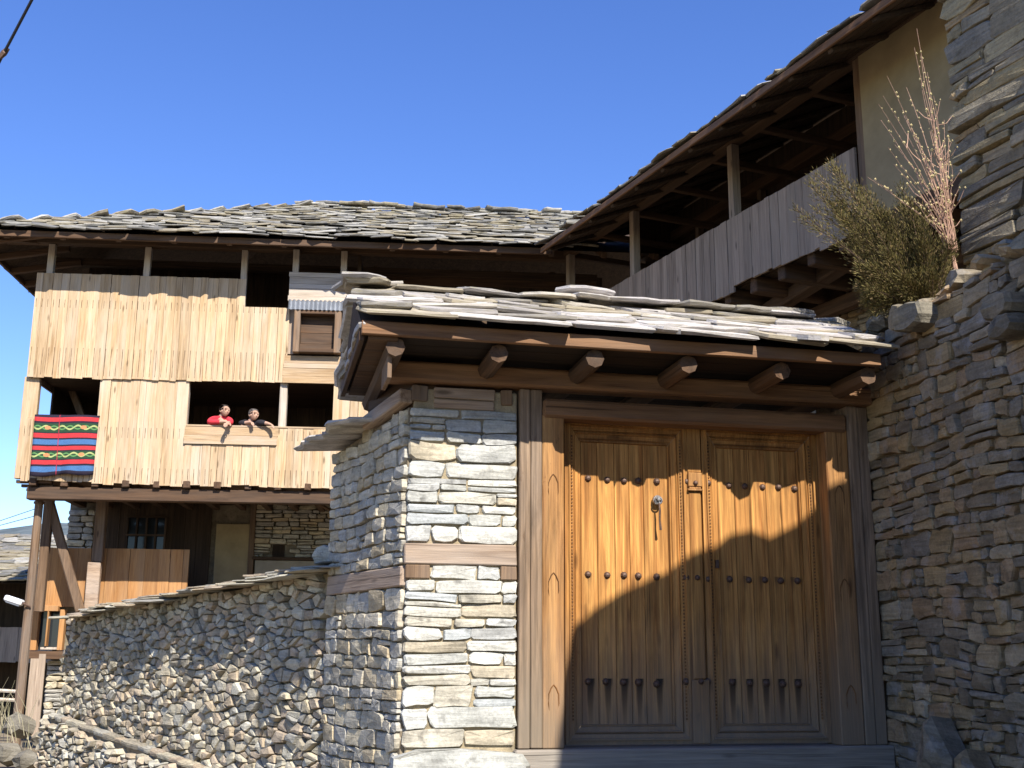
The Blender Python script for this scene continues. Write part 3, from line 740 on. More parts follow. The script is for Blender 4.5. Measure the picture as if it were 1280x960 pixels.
# ------------------------------------------------------------------ long rubble wall below the house
rw = thing('rubble_wall', 'long wall of small sunlit rubble with thin slabs along its rising top', 'wall', LW)
lx0 = LW.x(86, 800); zl_n, zl_f = LW.z(405, 712), LW.z(95, 771)
ztl = lambda x: zl_n + (zl_f - zl_n) * max(0, min(1, x / lx0))
mb = MB(); mb.prism([(lx0 + .03, -2.2), (.0, -2.2), (.0, zl_n - .03), (lx0 + .03, zl_f - .03)], .02, .55); mb.build('mortar_core', M['pmortar'], rw)
rg = random.Random(13)
zled = lambda x: LW.z(180, 931, 0) + (x - LW.x(180, 931, 0)) * (LW.z(270, 957, 0) - LW.z(85, 893, 0)) / (LW.x(270, 957, 0) - LW.x(85, 893, 0))
polys = voronoi(lx0, .0, -1.6, zl_n, .105, .062, rg, .006)
lay_stones(rw, polys, M['rubble'], rg, 0.0, .13, .005, .016, .05, keep=lambda x, z: zled(x) + .02 < z < ztl(x) - .02, limit=230)
polys = voronoi(lx0 - .15, .0, -2.1, 0, .095, .058, rg, .007)
lay_stones(rw, polys, M['rubble'], rg, -.14, .14, .006, .04, .045, keep=lambda x, z: z < zled(x) - .05, limit=70)
mb = MB(); mb.prism([(lx0 - .12, -2.2), (0, -2.2), (0, zled(0) - .02), (lx0 - .12, zled(lx0) - .02)], -.09, .04); mb.build('ledge_core', M['mortar'], rw)
LS = slab_variants(8, random.Random(4), M['rubble'], 'ledge_stone')
x = lx0 - .1
while x < -.3:
    wd = rg.uniform(.16, .34)
    put('ledge_stone', rg.choice(LS), rw, M=slab_M(x + wd / 2, -.075, zled(x + wd / 2) + .0, wd * 1.05, .10, rg.uniform(.03, .05), .12, rg.uniform(-.1, .1), math.atan((zled(0) - zled(-1)) * -1)))
    x += wd
CS = slab_variants(10, random.Random(9), M['rubble'], 'capping_slab')
for lay in range(3):
    x = lx0 + .12 + lay * .13
    while x < .05:
        wd = rg.uniform(.16, .45)
        put('capping_slab', rg.choice(CS), rw, M=slab_M(x + wd / 2, .05 + .05 * lay + rg.uniform(-.045, .03), ztl(x) + .006 + .024 * lay + rg.uniform(-.008, .014), wd * 1.1, .62 - .1 * lay, rg.uniform(.014, .03), .08 + rg.uniform(-.05, .05), rg.uniform(-.15, .15), rg.uniform(-.05, .05)))
        x += wd
mb = MB()    # dry grass stuck in the wall
for i in range(260):
    x = rg.uniform(lx0, -.1) if rg.random() < .5 else rg.uniform(lx0, lx0 + 2.2); z = rg.uniform(zled(x), ztl(x) - .4) if i % 4 else ztl(x) - .55 + rg.uniform(-.1, .1)
    for k in range(3):
        a = rg.uniform(-.6, .6); l = rg.uniform(.05, .2)
        mb.add([(x - .003, -.05, z), (x + .003, -.05, z), (x + a * l, -.08 - rg.uniform(0, .06), z + l)], [(0, 1, 2)])
tag(mb.build('dry_grass', M['drygrass'], rw), kind='stuff')
mb = MB(); stone_mesh(mb, [(-.13, 0), (.0, -.02), (.12, .0), (.15, .09), (.12, .2), (.0, .24), (-.1, .21), (-.15, .1)], -.1, .2, rg, .05)
o = mb.build('round_stone', M['rubble']); o.scale = (.62, .62, .62); o.location = LW.w(LW.x(405, 705, .1), .12, ztl(0) + .06); o.rotation_euler = (0, 0, LW.a + .5)
tag(o, 'loose round stone standing on the end of the rubble wall beside the higher wall', 'stone')

# ------------------------------------------------------------------ right courtyard wall (shaded) and the tall wall above it
cw = thing('stone_wall', 'shaded brown grey stone wall right of the gate, ragged along its top', 'wall', RW)
RX1 = 2.6; zct0, zct1 = RW.z(1112, 408), RW.z(1278, 345)
_tp = [RW.p(*q) for q in ((1112, 408), (1150, 386), (1195, 347), (1280, 322))]; _tp = [(-2, _tp[0][1])] + _tp + [(9, _tp[-1][1])]
def ztr(x):
    for (a, za), (b, zb) in zip(_tp, _tp[1:]):
        if a <= x <= b: return za + (zb - za) * (x - a) / (b - a) + .05 * noise.noise(Vector((x * 3, 1, 5)))
zct1 = _tp[-1][1]
mb = MB(); mb.prism([(-.9, -1.2), (RX1 + 2.2, -1.2), (RX1 + 2.2, zct1 - .08), (_tp[4][0], zct1 - .08), (_tp[3][0], _tp[3][1] - .08), (_tp[2][0], _tp[2][1] - .07), (0, zct0 - .06), (-.9, zct0 - .1)], .02, .75); mb.build('mortar_core', M['mortar'], cw)
rg = random.Random(17); wp = mkwarp(.07, 1.1, 2.0)
cells = courses(-.02, RX1, -.8, max(zct0, zct1) + .05, (.05, .155), (.09, .31), rg, .4)
limit_key = lambda q: (q[1] > 2.0, -q[1])
JIT[0] = .2
lay_stones(cw, cells, M['brown'], rg, 0.0, .12, .004, .0119, .04, wp, keep=lambda x, z: z < ztr(x) - .03)
for i in range(34):
    x = rg.uniform(.02, RX1); big = rg.uniform(.07, .16)
    mb = MB(); a = [(math.cos(t_ * math.pi / 4) * big * rg.uniform(.8, 1.2), math.sin(t_ * math.pi / 4) * big * .5 * rg.uniform(.7, 1.2)) for t_ in range(8)]
    stone_mesh(mb, a, -.10, .26, rg, .05); o = mb.build('coping_stone', M['brown'], cw); o.location = (x, .05 + rg.uniform(0, .45), ztr(x) + .03 + rg.uniform(-.03, .08)); o.rotation_euler = (rg.uniform(-.25, .25), rg.uniform(-.2, .2), rg.uniform(-.4, .4))
for (p, q, w_, h_) in ((1150, 398, .15, .11), (1262, 385, .14, .09), (1135, 400, .09, .11), (1270, 410, .14, .08)):   # stones jutting from the top courses
    x, z = RW.p(p, q, -.06); mb = MB()
    stone_mesh(mb, [(-w_, -h_ * .5), (-w_ * .2, -h_ * .8), (w_ * .8, -h_ * .6), (w_, -h_ * .1), (w_ * .9, h_ * .7), (w_ * .1, h_), (-w_ * .8, h_ * .8), (-w_ * 1.05, h_ * .2)], -.16, .34, rg, .04)
    mb.build('jutting_stone', M['rock'], cw).location = (x, 0, z)
for (p, q, sc_, lab) in ((1164, 940, 1.0, 'large grey boulder leaning on the foot of the shaded wall right of the gate'), (1206, 965, .6, 'smaller pale boulder lying right of the large leaning boulder')):
    x, z = RW.p(p, q, -.25); mb = MB()
    stone_mesh(mb, [(-.13 * sc_, -.24 * sc_), (.05, -.26 * sc_), (.17 * sc_, -.2 * sc_), (.15 * sc_, -.02 * sc_), (.02 * sc_, .13 * sc_), (-.04 * sc_, .21 * sc_), (-.11 * sc_, .16 * sc_), (-.13 * sc_, -.05 * sc_)], -.08, .2, rg, .05, .62)
    o = mb.build('boulder', M['brown']); o.location = RW.w(x, -.19, z); o.rotation_euler = (-.12, .1, RW.a + .25); tag(o, lab, 'boulder')

limit_key = None
tw = thing('stone_house_wall', 'tall shaded wall of long flat stones rising at the right edge behind the bare sapling', 'wall', TW)
TX1 = 2.0; tz0, tz1 = zct0 - .25, 6.2 + EYE
mb = MB(); mb.bbox(.03, TX1 + 4.5, .02, 3.0, 0, tz1 + .0, .01); mb.build('mortar_core', M['mortar'], tw)
rg = random.Random(19); wp = mkwarp(.05, .9, 6.0)
cells = courses(0, TX1, tz0, tz1, (.06, .21), (.16, .7), rg, .5)
lay_stones(tw, cells, M['tall'], rg, 0.0, .16, .004, .0119, .06, wp)
JIT[0] = .13
rg2 = random.Random(20)
for c in courses(0, 1.2, tz0, tz1, (.1, .24), (.25, .6), rg2, .2):      # its return face round the corner
    p = cell_poly(*c, rg2, .006, nowarp); mb = MB(); stone_mesh(mb, p, 0, .14, rg2, .03); o = mb.build('corner_stone', M['brown'], tw); o.rotation_euler = (0, 0, R(-90)); o.location = (0.03, .03 + 1.2, 0)

# ================================================================== THE HOUSE
house = thing('timber_house', 'three storey house clad in sunbleached vertical boards under a stone slab roof', 'house', H)
XL = H.x(38, 470); XR = H.x(440, 420)
def vboards(root, f, x0, x1, ztop, zbot, mat, rg, y=0.0, wr=(.11, .2), th=.03, rag=.0, name='board', ragtop=.004):
    x = x0
    while x < x1 - .01:
        wd = rg.uniform(*wr)
        if x1 - x - wd < wr[0] * .6: wd = x1 - x
        xm = x + wd / 2; zt_ = (ztop(xm) if callable(ztop) else ztop) + rg.uniform(-ragtop, ragtop); zb_ = (zbot(xm) if callable(zbot) else zbot) - rg.uniform(0, rag)
        yo = y - rg.uniform(0, .014); g = rg.uniform(.0006, .0035); tl = rg.uniform(-.004, .004)
        mb = MB(); vs = [(x + g, yo, zb_), (x + wd - g, yo + tl, zb_ + rg.uniform(-.01, .01)), (x + wd - g, yo + th, zb_), (x + g, yo + th, zb_),
                         (x + g + tl, yo, zt_), (x + wd - g + tl, yo + tl, zt_), (x + wd - g + tl, yo + th, zt_), (x + g + tl, yo + th, zt_)]
        mb.add(vs, BOXF); mb.build(name, mat, root); x += wd
def hboards(root, x0, x1, z0, z1, n, mat, rg, y=0.0, th=.03, name='plank', f=None):
    zs = [z0 + (z1 - z0) * (i + (rg.uniform(-.2, .2) if 0 < i < n else 0)) / n for i in range(n + 1)]
    for a, b in zip(zs, zs[1:]):
        mb = MB(); yo = y - rg.uniform(0, .014); e = rg.uniform(-.012, .012)
        mb.add([(x0 + e, yo, a + .003), (x1 + e, yo, a + .003), (x1, yo + th, a + .003), (x0, yo + th, a + .003), (x0 + e, yo + rg.uniform(-.008, .008), b - .003), (x1 + e, yo, b - .003), (x1, yo + th, b - .003), (x0, yo + th, b - .003)], BOXF)
        mb.build(name, mat, root)
rg = random.Random(31)
zU1 = H.z(180, 345); zU0 = H.z(200, 474)                     # upper cladding
zM1 = zU0 + .0; zL0 = H.z(250, 605)                          # lower cladding bottom
zR1 = H.z(290, 534)                                          # parapet top
x305, x360 = H.x(305, 400), H.x(361, 410)
vboards(house, H, XL - .06, x305, zU1, lambda x: zU0, M['clad'], rg, 0, rag=.03)
vboards(house, H, x305, x360, H.z(330, 384), zU0, M['clad'], rg, .004, rag=.01)
x122, x235, x348, x417, x470 = H.x(123, 500), H.x(234, 510), H.x(347, 510), H.x(416, 510), H.x(475, 510)
vboards(house, H, x122, x235, zU0 + .04, zL0, M['clad'], rg, .035, rag=.05)
vboards(house, H, XL - .0, x122, H.z(80, 524), zL0 + .03, M['clad'], rg, .035, rag=.03)
vboards(house, H, x235, x348, H.z(290, 556), zL0, M['clad'], rg, .03, rag=.04)
vboards(house, H, x348, x417, zR1, zL0 - .02, M['clad'], rg, .02, rag=.03)
vboards(house, H, x417, XR + 3.4, zU0 + .02, zL0 - .03, M['clad'], rg, .03, rag=.03)
hboards(house, x235 - .02, x348 + .02, H.z(290, 556) + .004, zR1, 2, M['cladx'], rg, 0, .06)
mb = MB(); mb.bbox(x235, x417, .0, .14, zR1 + .002, zR1 + .035, .006); mb.build('rail', M['cladx'], house)
mb = MB(); mb.bbox(XL + .02, x122, .03, .12, H.z(80, 525), H.z(80, 525) + .05, .006); mb.build('rail', M['cladx'], house)
# posts of the middle gallery
for a, b, zz0, zz1 in ((H.x(348, 510), H.x(357.5, 510), zR1 + .037, zU0 + .02), (x235 - .10, x235 - .002, zR1 + .037, zU0 + .02), (XL - .12, XL + .14, zL0 + .05, zU0 - .002), (x417, x417 + .09, zR1, zU0)):
    mb = MB(); mb.bbox(a, b, .066, .2, zz0, zz1, .008, .003); mb.build('post', M['postp'] if a > XL else M['clad'], house)
# top gallery posts and plate
zP = H.z(250, 313); zRp = H.z(340, 342)
for px in (62, 183, 305, 370.5, 430.5):
    a = H.x(px, 330); mb = MB(); mb.bbox(a - .055, a + .055, .04 if px < 340 else -.10, .16 if px < 340 else .03, zU1 + .003 if px < 300 else H.z(330, 386) if px < 340 else zRp + .002, zP + .05, .006, .003); mb.build('post', M['postp'], house)
mb = MB(); mb.bbox(XL - .7, H.x(715, 320), .0, .18, zP + .052, zP + .23, .01, .004); mb.build('wall_plate', M['darkx'], house)
# boarded bay with its small window and strip of corrugated tin
bx0, bx1 = H.x(361, 365, -.1), H.x(434, 365, -.1)
hboards(house, bx0, bx1, H.z(398, 377, -.12), H.z(398, 341, -.12), 5, M['cladw'], rg, -.12, .05)
mb = MB(); n = 13
for i in range(n):
    x = bx0 + .01 + (bx1 - bx0 - .02) * i / n; wd = (bx1 - bx0 - .02) / n
    prof = [(x + wd * k / 4, -.15 - .018 * math.sin(math.pi * 2 * k / 4)) for k in range(5)]
    z0, z1 = H.z(398, 388, -.15), H.z(398, 375, -.15)
    for (a, y0), (b, y1) in zip(prof, prof[1:]): mb.add([(a, y0 - .03, z0), (b, y1 - .03, z0), (b, y1 + .02, z1), (a, y0 + .02, z1)], [(0, 1, 2, 3)])
mb.build('corrugated_strip', M['tin'], house)
wz0, wz1 = H.z(395, 443), H.z(395, 390); wx0, wx1 = H.x(368, 415), H.x(427, 415)
win = thing('window', None, None); win.parent = house; win.location = (0, 0, 0)
for a, b, c, d in ((wx0, wx0 + .11, wz0, wz1), (wx1 - .12, wx1, wz0, wz1), (wx0 + .112, wx1 - .122, wz1 - .08, wz1), (wx0 + .112, wx1 - .122, wz0, wz0 + .07)):
    mb = MB(); mb.bbox(a, b, -.16, .05, c, d, .006); mb.build('frame_piece', M['darkz'] if d - c > .3 else M['darkx'], win)
hboards(win, wx0 + .11, wx1 - .12, wz0 + .07, wz1 - .08, 4, M['darkx'], rg, .03, .02, 'shutter_plank')
hboards(house, H.x(354.5, 460), H.x(428, 460), zU0 - .01, H.z(390, 445), 4, M['cladx'], rg, -.01, .05)
mb = MB(); mb.bbox(H.x(358, 420), wx0 - .004, .03, .06, wz0, wz1 + .05, .004); mb.build('plank', M['greyb'], house)
mb = MB(); mb.bbox(H.x(428.5, 420), H.x(440, 420), -.02, .12, zU0 + .0, zRp - .06, .008, .004); mb.build('post', M['clad'], house)
# inside: floors, back walls with the shade put into their colour
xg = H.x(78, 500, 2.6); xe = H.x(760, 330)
mb = MB(); mb.bbox(XL, xe, .19, 4.2, zL0 + .06, zL0 + .16, .01); mb.build('floor', M['shadex'], house)
mb = MB(); mb.bbox(XL, xe, .21, 2.7, zU0 + .08, zU0 + .2, .01); mb.build('floor', M['shadex'], house)
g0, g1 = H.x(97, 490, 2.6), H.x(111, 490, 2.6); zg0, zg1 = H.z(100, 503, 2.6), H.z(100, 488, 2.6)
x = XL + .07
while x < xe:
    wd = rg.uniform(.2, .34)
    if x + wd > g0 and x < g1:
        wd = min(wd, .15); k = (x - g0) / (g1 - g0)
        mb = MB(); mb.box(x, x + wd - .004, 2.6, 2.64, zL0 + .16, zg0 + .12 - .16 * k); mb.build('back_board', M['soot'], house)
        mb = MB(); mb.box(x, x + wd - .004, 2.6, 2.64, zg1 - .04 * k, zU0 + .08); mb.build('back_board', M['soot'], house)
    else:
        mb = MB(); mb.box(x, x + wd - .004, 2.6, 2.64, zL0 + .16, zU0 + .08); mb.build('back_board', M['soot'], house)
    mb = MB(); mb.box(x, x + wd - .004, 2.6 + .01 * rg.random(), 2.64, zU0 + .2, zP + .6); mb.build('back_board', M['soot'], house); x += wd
mb = MB(); mb.bbox(g1 + .3, xe, 2.65, 2.7, zL0 + .17, zU0 + .07, .004); mb.build('back_panel', M['soot'], house)  # added behind the boards to stop light coming through their gaps
mb = MB(); mb.bbox(XL + .1, xe, 2.66, 2.71, zU0 + .21, zP + .5, .004); mb.build('back_panel', M['soot'], house)  # second added panel, closes the light slits of the top gallery
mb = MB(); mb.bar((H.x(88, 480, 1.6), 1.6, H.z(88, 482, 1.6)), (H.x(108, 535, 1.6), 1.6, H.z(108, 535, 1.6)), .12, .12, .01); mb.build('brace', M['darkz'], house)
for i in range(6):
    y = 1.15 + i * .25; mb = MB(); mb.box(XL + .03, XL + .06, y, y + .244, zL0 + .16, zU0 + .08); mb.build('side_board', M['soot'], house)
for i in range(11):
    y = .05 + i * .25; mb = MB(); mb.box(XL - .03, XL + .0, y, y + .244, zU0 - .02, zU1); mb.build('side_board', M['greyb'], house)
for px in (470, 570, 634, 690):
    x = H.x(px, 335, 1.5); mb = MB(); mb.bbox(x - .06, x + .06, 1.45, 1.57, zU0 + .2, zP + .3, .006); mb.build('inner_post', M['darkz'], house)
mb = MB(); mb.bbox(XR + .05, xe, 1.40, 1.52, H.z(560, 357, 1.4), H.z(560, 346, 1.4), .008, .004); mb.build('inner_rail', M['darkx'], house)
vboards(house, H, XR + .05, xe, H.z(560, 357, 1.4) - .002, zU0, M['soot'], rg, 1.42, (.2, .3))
mb = MB(); mb.bbox(XL - .3, xe, 1.3, 1.45, H.z(250, 336, 1.3), H.z(250, 327, 1.3), .008, .004); mb.build('inner_beam', M['shadex'], house)
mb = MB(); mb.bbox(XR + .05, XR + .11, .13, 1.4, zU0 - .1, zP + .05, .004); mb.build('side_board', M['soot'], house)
# jetty: beam, joist ends, boards beneath
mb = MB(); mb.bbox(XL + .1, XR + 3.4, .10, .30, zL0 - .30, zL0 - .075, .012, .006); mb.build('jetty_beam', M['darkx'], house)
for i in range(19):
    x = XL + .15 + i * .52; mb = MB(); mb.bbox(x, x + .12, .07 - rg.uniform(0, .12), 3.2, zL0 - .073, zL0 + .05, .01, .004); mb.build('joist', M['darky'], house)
for i in range(4):
    mb = MB(); mb.bbox(XL - .1 + i * .06, XL + .5, .12 + .1 * i, .2 + .1 * i, zL0 - .02 - .055 * i, zL0 + .03 - .055 * i, .004); mb.build('corner_plank', M['darkx'], house)
# ground floor set back under the jetty
zPn = H.z(170, 686, 1.5); zPb = H.z(100, 757, 1.5)
vboards(house, H, H.x(46, 720, 1.5), H.x(112, 720, 1.5), zPn, zPb, M['redb'], rg, 1.5, (.17, .28), rag=.03)
vboards(house, H, H.x(112, 720, 1.5) + .002, H.x(235, 720, 1.5), zPn, H.z(200, 775, 1.5), M['redb'], rg, 1.5, (.17, .3))
def pst(px0, px1, py0, py1, y, mat, nm='post', wob=.006):
    a, b = H.x(px0, (py0 + py1) / 2, y), H.x(px1, (py0 + py1) / 2, y); mb = MB(); mb.bbox(a, b, y, y + .16, H.z(px0, py1, y), H.z(px0, py0, y), .012, wob); return mb.build(nm, mat, house)
pst(118, 131, 606, 702, 1.2, M['darkz']); pst(106, 122, 703, 775, 1.15, M['bandx'], 'post_stub', .02)
pst(49, 60, 608, 765, .9, M['darkz'])
mb = MB(); mb.bar((H.x(57, 612, .95), .95, H.z(57, 612, .95)), (H.x(101, 765, 1.05), 1.05, H.z(101, 765, 1.05)), .14, .16, .02, .008); mb.build('brace', M['darkz'], house)
mb = MB(); mb.bar((H.x(386, 622, .3), .3, H.z(386, 622, .3)), (H.x(416, 640, .6), .6, H.z(416, 640, .6)), .05, .05, .01); mb.build('brace', M['darkx'], house)
YB = 3.2
def rect(px0, px1, py0, py1, y): return H.x(px0, (py0 + py1) / 2, y), H.x(px1, (py0 + py1) / 2, y), H.z((px0 + px1) / 2, py1, y), H.z((px0 + px1) / 2, py0, y)
xa = H.x(84, 650, YB); xb = H.x(700, 650, YB)
mb = MB(); mb.bbox(xa, xb, YB + .12, YB + .5, -1.2, zL0 + .055, .01); mb.build('ground_floor_wall', M['mortar'], house)
rg2 = random.Random(41)
gw = thing('ground_floor_masonry', None, None); gw.parent = house; gw.location = (0, 0, 0)
a0, a1, c0, c1 = rect(318, 430, 622, 697, YB); n0, n1, m0, m1 = rect(340, 355, 680, 697, YB)
cells = [c for c in courses(a0, a1, c0, c1, (.06, .13), (.14, .36), rg2, .2) if not (c[1] > n0 and c[0] < n1 and c[3] > m0 and c[2] < m1)]
b0, b1, d0, d1 = rect(86, 118, 600, 700, YB)
cells += courses(xa, b1, d0, zL0 - .1, (.08, .15), (.15, .36), rg2, .2)
lay_stones(gw, cells, M['side'], rg2, YB + .02, .10, .006, .02, .02, mkwarp(.02, 1.5, 1.0))
mb = MB(); mb.box(n0, n1, YB + .10, YB + .115, m0, m1); mb.build('niche', M['soot'], house)
a, b, c, d = rect(268, 311, 655, 740, YB); mb = MB(); mb.bbox(a, b, YB + .0, YB + .1, c, d, .006); mb.build('plaster_panel', M['plaster'], house)
a, b, c, d = rect(311, 318, 622, 740, YB); mb = MB(); mb.bbox(a, b, YB - .04, YB + .1, c, d, .006); mb.build('door_post', M['darkz'], house)
a, b, c, d = rect(318, 420, 701, 740, YB); mb = MB(); mb.bbox(a, b, YB - .03, YB + .1, c, d, .006); mb.build('plaster_base', M['dplaster'], house)
a, b, c, d = rect(316, 420, 697, 700.5, YB); mb = MB(); mb.bbox(a, b, YB - .12, YB + .1, c, d, .006); mb.build('shelf', M['shadex'], house)
a, b, c, d = rect(118, 262, 622, 740, YB); vboards(house, H, a, b, d, c, M['soot'], rg, YB + .06, (.18, .3), name='back_board')
a, b, c, d = rect(158, 206, 646, 692, YB - .02); wv = thing('window', None, None); wv.parent = house; wv.location = (0, 0, 0)
mb = MB(); mb.box(a, b, YB + .03, YB + .05, c, d); mb.build('pane', M['glass'], wv)
for i in range(5): x = a + (b - a) * i / 4; mb = MB(); mb.bbox(x - .02, x + .02, YB - .02, YB + .028, c, d, .004); mb.build('bar', M['soot'], wv)
for i in range(3): z = c + (d - c) * i / 2; mb = MB(); mb.bbox(a - .02, b + .02, YB - .03, YB - .021, z - .02, z + .02, .003); mb.build('bar', M['shadex'], wv)
# lower window box on the left
lw_ = thing('window', None, None); lw_.parent = house; lw_.location = (0, 0, 0)
for p0, p1, q0, q1 in ((40, 47.5, 762, 813), (73.5, 80, 762, 813), (47.8, 73.2, 757, 764), (58, 60, 764, 808)):
    a, b, c, d = rect(p0, p1, q0, q1, 1.45); mb = MB(); mb.bbox(a, b, 1.42, 1.56, c, d, .006); mb.build('frame_piece', M['redb'], lw_)
a, b, c, d = rect(36, 84, 814, 824, 1.4); mb = MB(); mb.bbox(a, b, 1.3, 1.6, c, d, .008, .004); mb.build('sill', M['darkx'], lw_)
a, b, c, d = rect(48, 73, 764, 812, 1.55); mb = MB(); mb.box(a, b, 1.56, 1.57, c, d); mb.build('pane', M['glass'], lw_)
a, b, c, d = rect(50, 73, 809, 812, 1.45); mb = MB(); mb.bbox(a, b, 1.46, 1.55, c, d, .003); mb.build('glazing_bar', M['postp'], lw_)
a, b, c, d = rect(52, 140, 826, 980, 1.6); cells = courses(a, b, -1.2, d, (.08, .16), (.14, .36), rg2, .2)
mb = MB(); mb.bbox(a + .03, b + 2, 1.7, 3.2, -1.2, d - .02, .01); mb.bbox(a + .03, b + 2, 1.7, 3.2, d, zPb - .01, .01); mb.build('lower_wall', M['mortar'], house)
lwm = thing('lower_masonry', None, None); lwm.parent = house; lwm.location = (0, 0, 0)
lay_stones(lwm, cells, M['side'], rg2, 1.6, .12, .006, .03, .03)

# main roof
OV = -.80
rf = thing('house_roof', 'broad hipped roof of mottled stone slabs over the board clad house', 'roof', H)
ze = H.z(350, 297, OV) ; xl_ = H.x(-42, 289, OV); xr_ = H.x(900, 320, OV); RY = 4.4; zr = H.z(450, 260, RY) - .05
xh = xl_ + (RY - OV)                                                # ridge starts here (hip at 45 degrees in plan)
pit = math.atan2(zr - ze, RY - OV); sl = math.hypot(zr - ze, RY - OV)
bedz = lambda y: ze + (y - OV) * math.tan(pit)
mb = MB(); BY = 2 * RY - OV
e = .03
mb.add([(xl_ + e, OV + e, ze - .05), (xr_, OV + e, ze - .05), (xr_, RY, zr - .05), (xh, RY, zr - .05), (xl_ + e, BY, ze - .05), (xr_, BY, ze - .05)], [(0, 1, 2, 3), (0, 3, 4), (3, 2, 5, 4)])
mb.build('roof_boarding', M['soot'], rf)
for i in range(13):
    x = XL - .4 + i * .95
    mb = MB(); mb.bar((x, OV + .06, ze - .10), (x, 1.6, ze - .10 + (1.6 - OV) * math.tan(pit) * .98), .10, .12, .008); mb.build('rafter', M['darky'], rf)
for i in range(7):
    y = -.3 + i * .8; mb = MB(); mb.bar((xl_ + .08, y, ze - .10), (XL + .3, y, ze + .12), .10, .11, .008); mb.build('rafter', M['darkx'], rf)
mb = MB(); mb.bar((xl_ + .1, OV + .1, ze - .10), (XL + .4, .6, ze + .25), .12, .14, .01); mb.build('hip_rafter', M['darkx'], rf)
mb = MB(); mb.bbox(xl_ + .02, H.x(690, 312, OV), OV + .03, OV + .075, ze - .13, ze - .012, .006, .004); mb.build('fascia_board', M['darkx'], rf)
mb = MB(); mb.bbox(xl_ + .02, xl_ + .07, OV + .08, BY, ze - .13, ze - .012, .006, .004); mb.build('fascia_board', M['darky'], rf)
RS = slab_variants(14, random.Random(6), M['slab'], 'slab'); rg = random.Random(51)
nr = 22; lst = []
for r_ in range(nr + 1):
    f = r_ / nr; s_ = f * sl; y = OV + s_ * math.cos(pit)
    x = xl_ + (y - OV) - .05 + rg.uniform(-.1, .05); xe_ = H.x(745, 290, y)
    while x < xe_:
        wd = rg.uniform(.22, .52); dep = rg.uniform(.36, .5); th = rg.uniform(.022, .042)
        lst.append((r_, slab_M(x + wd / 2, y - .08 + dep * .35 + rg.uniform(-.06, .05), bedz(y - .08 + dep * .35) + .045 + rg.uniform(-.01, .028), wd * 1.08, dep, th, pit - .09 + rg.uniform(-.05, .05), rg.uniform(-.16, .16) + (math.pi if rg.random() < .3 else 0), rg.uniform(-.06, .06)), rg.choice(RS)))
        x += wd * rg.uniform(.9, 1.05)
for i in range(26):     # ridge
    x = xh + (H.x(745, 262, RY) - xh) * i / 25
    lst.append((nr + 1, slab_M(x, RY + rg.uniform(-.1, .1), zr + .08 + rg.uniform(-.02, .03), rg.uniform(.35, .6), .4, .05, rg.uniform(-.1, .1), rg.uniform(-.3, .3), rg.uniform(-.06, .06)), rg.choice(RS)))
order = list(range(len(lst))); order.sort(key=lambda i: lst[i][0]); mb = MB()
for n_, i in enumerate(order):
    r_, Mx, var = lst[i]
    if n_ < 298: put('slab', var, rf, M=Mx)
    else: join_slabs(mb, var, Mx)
for r_ in range(14):     # left hip and its eave
    s_ = r_ * .42; dx = s_ * math.cos(pit); y = OV + dx
    while y < BY - dx:
        wd = rg.uniform(.4, .7)
        join_slabs(mb, rg.choice(RS), Matrix.Translation((xl_ + dx + .15, y + wd / 2, ze + dx * math.tan(pit) + .1 + rg.uniform(-.01, .03))) @ Matrix.Rotation(-pit + .08, 4, 'Y') @ Matrix.Diagonal((.55, wd * 1.08, .045, 1))); y += wd
for r_ in range(13):     # rear slope
    s_ = r_ * .42; y = BY - s_ * math.cos(pit); x = xl_ + (BY - y)
    while x < xr_ - 4:
        wd = rg.uniform(.5, .9); join_slabs(mb, rg.choice(RS), slab_M(x + wd / 2, y - .15, ze + s_ * math.sin(pit) + .1, wd * 1.08, .55, .045, -pit + .08)); x += wd
tag(mb.build('small_slabs', M['slab'], rf), kind='stuff')

# ================================================================== THE WING
wing = thing('gallery_wing', 'shaded side wing with a grey boarded balcony, dark open gallery and ochre plaster wall', 'house', W)
wx = [W.x(p, 300) for p in (707, 787, 913, 1081)]
wzr = (W.z(787, 345) + W.z(913, 272) + W.z(1082, 180)) / 3; wzb = (W.z(890, 372) + W.z(1000, 314)) / 2; wzp = (W.z(787, 266) + W.z(913, 181) + W.z(1080, 62)) / 3
WX1 = W.x(1215, 100); rg = random.Random(61)
WO = -.90; wze = (W.z(847, 189, WO) + W.z(700, 293, WO) + W.z(1090, 8, WO)) / 3; we0 = W.x(676, 310, WO); we1 = WX1 + 3.0
wp_ = R(24); WRY = 3.4
vboards(wing, W, wx[0] - .5, wx[3] - .07, wzr, lambda x: wzb - .04 * (int(x * 1.1) % 3) , M['greyb'], rg, 0, (.1, .19), rag=.03)
for i, x in enumerate(wx):
    mb = MB(); mb.bbox(x - .065, x + .065, .035, .165, wzb if i == 3 else wzr - .9, wzp + .02, .008, .003); mb.build('post', M['greyb'] if i < 3 else M['darkz'], wing)
mb = MB(); mb.bbox(wx[0] - .4, WX1 + .3, .0, .2, wzp + .022, wzp + .22, .012, .005); mb.build('wall_plate', M['darkx'], wing)
mb = MB(); mb.bbox(wx[3] + .067, WX1 + .2, .02, .16, wzb + .0, wzp + .02, .006); mb.build('plaster_wall', M['plaster'], wing)
mb = MB(); mb.bbox(wx[3] - .1, WX1 + .2, .0, .2, wzb - .2, wzb - .003, .012, .005); mb.build('floor_beam', M['darkx'], wing)
YI = 2.0
mb = MB(); mb.bbox(wx[0] - .5, WX1 + .3, YI, YI + .1, wzb, wze - .1 + (YI - WO) * math.tan(wp_), .01); mb.build('inner_wall', M['soot'], wing)
